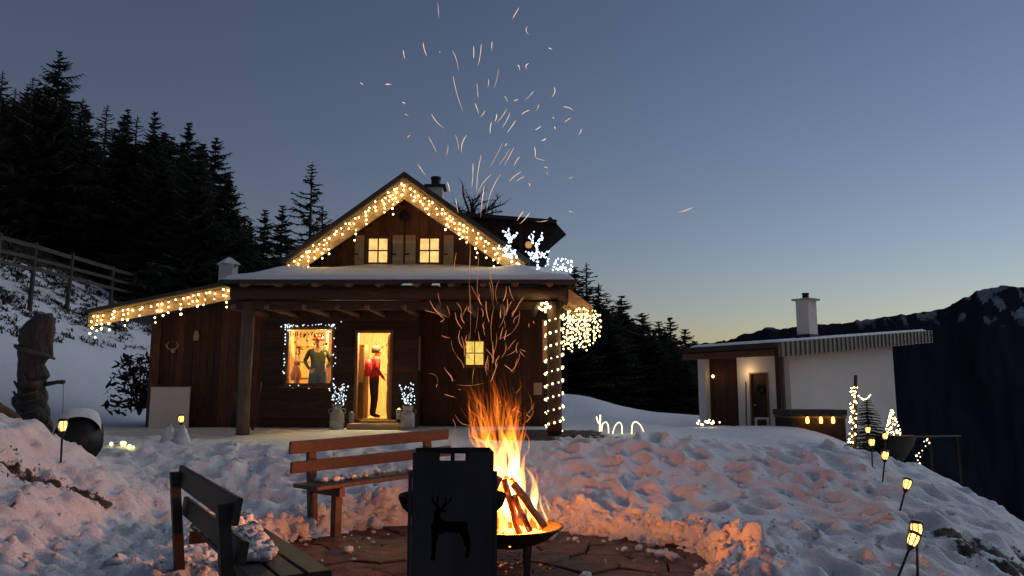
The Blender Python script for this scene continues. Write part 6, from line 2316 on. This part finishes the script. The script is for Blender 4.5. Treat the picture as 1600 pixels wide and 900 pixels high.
me.materials[0] = snow_mat('snow_dusted_rock')
at = me.attributes.new('bare', 'FLOAT', 'POINT')
rv = random.Random(3)
at.data.foreach_set('value', [0.62 - .3 * v.normal.z + rv.uniform(-.05, .05) for v in me.vertices])

# ------------------------------------------------------------------ trees
def spruce(seed, h=1.0, w=.19, dense=1.0):
    rr = random.Random(seed)
    mb = MB()
    lv = 46
    for i in range(lv):
        t = (i + rr.random()) / lv
        z = h * (.06 + .93 * t)
        L = w * ((1 - t) ** .78) * rr.uniform(.72, 1.12) + .012
        per = max(4, int((9 - 4 * t) * dense))
        a0 = rr.uniform(0, 6.28)
        for k in range(per):
            a = a0 + 6.283 * k / per + rr.uniform(-.5, .5)
            l_ = L * rr.uniform(.5, 1.2) * (1 + .25 * math.sin(a * 2 + seed + t * 9))
            z = h * min(.985, .06 + .93 * t + rr.uniform(-.6, .6) / lv)
            d = Vector((math.cos(a), math.sin(a), 0))
            sd_ = Vector((-math.sin(a), math.cos(a), 0))
            dr = -.30 * (1 - t) - .05
            pts = [Vector((0, 0, z)) + d * l_ * q + Vector((0, 0, dr * l_ * q * q * 1.4 + (.25 * l_ * q ** 3 if q > .5 else 0) + .12 * l_ * q)) for q in (0, .35, .65, 1)]
            for a_, b_, w_ in ((0, 1, .006), (1, 2, .005), (2, 3, .003)):
                mb.add([pts[a_] - Vector((0, 0, w_)), pts[a_] + Vector((0, 0, w_)), pts[b_] + Vector((0, 0, w_ * .6)), pts[b_] - Vector((0, 0, w_ * .6))], [(0, 1, 2, 3)])
            ns_ = 4 + int(l_ * 40)
            for q in range(ns_):
                f = .12 + .88 * (q + rr.random()) / ns_
                sg = f * 3
                b = min(int(sg), 2)
                c = pts[b].lerp(pts[b + 1], sg - b)
                tw = l_ * (.34 * (1.12 - f) + .05)
                for s in (-1, 1):
                    e = c + d * tw * .75 + sd_ * s * tw * rr.uniform(.6, 1.1) + Vector((0, 0, -tw * rr.uniform(.25, .85)))
                    nrm = Vector((0, 0, .0045 + .12 * tw))
                    mb.add([c, c - nrm + d * .004, e], [(0, 1, 2)])
                    mb.add([c - d * .004 - d * tw * .1, c + d * tw * .14, e], [(0, 1, 2)])
    return mb


def larch(seed, h=1.0, w=.17):
    rr = random.Random(seed)
    mb = MB()
    for i in range(160):
        t = (i + rr.random()) / 160
        z = h * (.1 + .88 * t)
        l_ = w * (1 - t) ** .85 * rr.uniform(.55, 1.15) * (1 if t > .12 else .6) + .01
        a = rr.uniform(0, 6.28)
        d = Vector((math.cos(a), math.sin(a), 0))
        sd_ = Vector((-math.sin(a), math.cos(a), 0))
        up_ = rr.uniform(-.12, .35)
        p0, p1 = Vector((0, 0, z)), Vector((0, 0, z)) + d * l_ + Vector((0, 0, up_ * l_))
        md = p0.lerp(p1, .5) + Vector((0, 0, -.06 * l_))
        for a_, b_, w_ in ((p0, md, .004), (md, p1, .003)):
            mb.add([a_ - sd_ * w_, a_ + sd_ * w_, b_ + sd_ * w_ * .5, b_ - sd_ * w_ * .5], [(0, 1, 2, 3)])
            u_ = Vector((0, 0, w_))
            mb.add([a_ - u_, a_ + u_, b_ + u_ * .5, b_ - u_ * .5], [(0, 1, 2, 3)])
        for k in range(int(12 + l_ * 90)):
            f = rr.uniform(.15, 1)
            c = p0.lerp(md, f * 2) if f < .5 else md.lerp(p1, f * 2 - 1)
            tw = l_ * rr.uniform(.12, .3)
            e = c + d * tw * rr.uniform(.1, .9) + sd_ * tw * rr.uniform(-1, 1) + Vector((0, 0, tw * rr.uniform(-.8, .7)))
            w_ = .003
            mb.add([c - sd_ * w_, c + sd_ * w_, e], [(0, 1, 2)])
            mb.add([c + Vector((0, 0, w_)), c - Vector((0, 0, w_)), e], [(0, 1, 2)])
    return mb


protos = []
for k in range(4):
    root = thing('spruce_tree', 'x', 'tree', (0, 0, 0))
    put('crown', spruce(40 + k, 1, (.24, .2, .27, .18)[k], (1.2, 1.3, 1.1, 1.4)[k]).mesh('spruce_crown', MAT['needle']), root)
    put('trunk', MB().tube([(0, 0, -.05), (0, 0, .5), (0, 0, .98)], [.016, .01, .002], 8).mesh('spruce_trunk', MAT['bark'], True), root)
    protos.append(root)
for k in range(2):
    root = thing('larch_tree', 'x', 'tree', (0, 0, 0))
    put('crown', larch(60 + k, 1, (.29, .24)[k]).mesh('larch_crown', MAT['larch']), root)
    put('trunk', MB().tube([(0, 0, -.05), (.004, 0, .5), (0, 0, .99)], [.014, .009, .0015], 8).mesh('larch_trunk', MAT['bark'], True), root)
    protos.append(root)
remember(None)
used = [False] * len(protos)
trr = random.Random(99)


def plant(kind, px_, top_py, d, label, group, base_z=None, wide=1.0):
    top = P(px_, top_py, d)
    gz_ = G(top.x, d) if base_z is None else base_z
    h = max(top.z - gz_, 2.0)
    m = Matrix.Translation((top.x, d, gz_)) @ Matrix.Rotation(trr.uniform(0, 6.28), 4, 'Z') @ Matrix.Diagonal((h * wide, h * wide, h, 1))
    if not used[kind]:
        used[kind] = True
        root = protos[kind]
        for c in KIDS[root]:
            WM[c] = m @ WM[c]
            c.matrix_basis = WM[c]
            c.matrix_parent_inverse = m.inverted()
        root.matrix_basis = WM[root] = m
        root['label'] = label
        if group:
            root['group'] = group
        return root
    return clone(protos[kind], m, label, group)


GA = 'conifers of the dark wood on the left hill'
plant(2, 95, 78, 38, 'tallest dark spruce, standing out of the wood on the left hill', None)
for (k, x, y, d, lb) in [(4, 5, 108, 36, 'bare larch at the left picture edge behind the fence'), (4, 52, 118, 40, 'bare larch close left of the tallest spruce'), (5, 168, 160, 44, 'bare larch close right of the tallest spruce'),
                         (1, 200, 168, 46, 'dark conifer beside the second larch, right of the tallest spruce'), (1, 243, 172, 46, 'broad dark spruce in the middle of the left wood'), (3, 296, 188, 46, 'slender dark spruce pointing up right of the broad one'),
                         (0, 338, 212, 47, 'rightmost big dark spruce of the left wood, its branches jutting right'), (1, 318, 222, 45, 'dark spruce squeezed behind the jutting rightmost one'),
                         (4, 488, 250, 48, 'lone bare larch standing against the sky left of the gable'), (3, 415, 325, 56, 'small dark spruce in the gap left of the lone larch'), (3, 442, 318, 57, 'small pointed spruce touching the lone larch'),
                         (5, 505, 318, 52, 'small bare larch behind the left slope of the gable'), (5, 215, 178, 50, 'thin bare larch between the two broad spruces'), (4, 25, 135, 41, 'wide bare larch second from the left picture edge'), (4, 130, 150, 43, 'bare larch whose top shows right below the tallest spruce'), (5, 360, 262, 47, 'bare larch at the right end of the left wood')]:
    plant(k, x, y, d, lb, None)
for i in range(70):
    x = trr.uniform(-90, 395)
    top = float(np.interp(x, [-90, 60, 200, 330, 400], [125, 135, 178, 222, 330])) + trr.uniform(0, 70)
    plant(trr.choice([0, 1, 2, 3, 0, 1]), x, top, trr.uniform(38, 58), 'dark spruce merging into the wood on the left hill', GA, wide=trr.uniform(.95, 1.6))
for (k, x, y, d, lb) in [(3, 898, 415, 44, 'narrow dark spruce just right of the chalet roof'), (5, 916, 408, 46, 'bare larch rising above the dark wood right of the chalet'), (4, 935, 440, 50, 'sparse larch in the dark wood right of the chalet'), (1, 971, 460, 52, 'pointed spruce standing out of the wood between chalet and hut'),
                         (0, 1003, 487, 54, 'broad spruce in the middle of the wood between chalet and hut'), (3, 1029, 500, 56, 'thin spire of a spruce in the wood near the hut'), (1, 1047, 494, 57, 'rounded dark spruce left of the hut roof'), (3, 1070, 512, 58, 'last small spruce of the wood, beside the hut roof'), (3, 1085, 530, 62, 'tiny spruce tip above the hut roof edge')]:
    plant(k, x, y, d, lb, None, wide=1.6)
for i in range(60):
    x = trr.uniform(860, 1110)
    top = float(np.interp(x, [860, 930, 1000, 1060, 1110], [425, 455, 495, 522, 555])) + trr.uniform(0, 55)
    plant(trr.choice([0, 1, 2, 3]), x, top, trr.uniform(44, 60), 'dark spruce merging into the wood between chalet and hut', 'conifers of the dark wood behind the chalet', wide=trr.uniform(1.4, 2.2))
# crooked bare tree behind the ridge
ct_ = thing('bare_tree', 'crooked bare tree showing above the roof right of the chimney', 'tree', P(740, 400, 27))
rr = random.Random(12)
tb_ = P(738, 345, 27)
part('trunk', MB().tube([(tb_.x, 27, G(tb_.x, 27) - .2), (tb_.x + .1, 27, tb_.z - .8), (tb_.x, 27, tb_.z)], [.16, .12, .08], 8), MAT['bark'], ct_, True)
cw = MB()
for (x, y) in [(729, 300), (722, 284), (745, 320), (765, 312), (782, 306), (776, 322), (755, 300), (712, 318), (718, 328), (786, 330), (770, 335), (748, 308), (760, 325), (790, 318)]:
    e = P(x, y, 27 + rr.uniform(-.5, .5))
    md = tb_.lerp(e, .5) + Vector((rr.uniform(-.2, .2), 0, rr.uniform(-.1, .2)))
    cw.tube([tb_, md, e], [.05, .035, .012], 5)
    for k in range(16):
        s = tb_.lerp(md, rr.random()) if rr.random() < .3 else md.lerp(e, rr.random())
        cw.tube([s, s + Vector((rr.uniform(-.25, .25), rr.uniform(-.2, .2), rr.uniform(-.12, .3)))], [.014, .004], 4)
part('crown', cw, MAT['bark'], ct_)
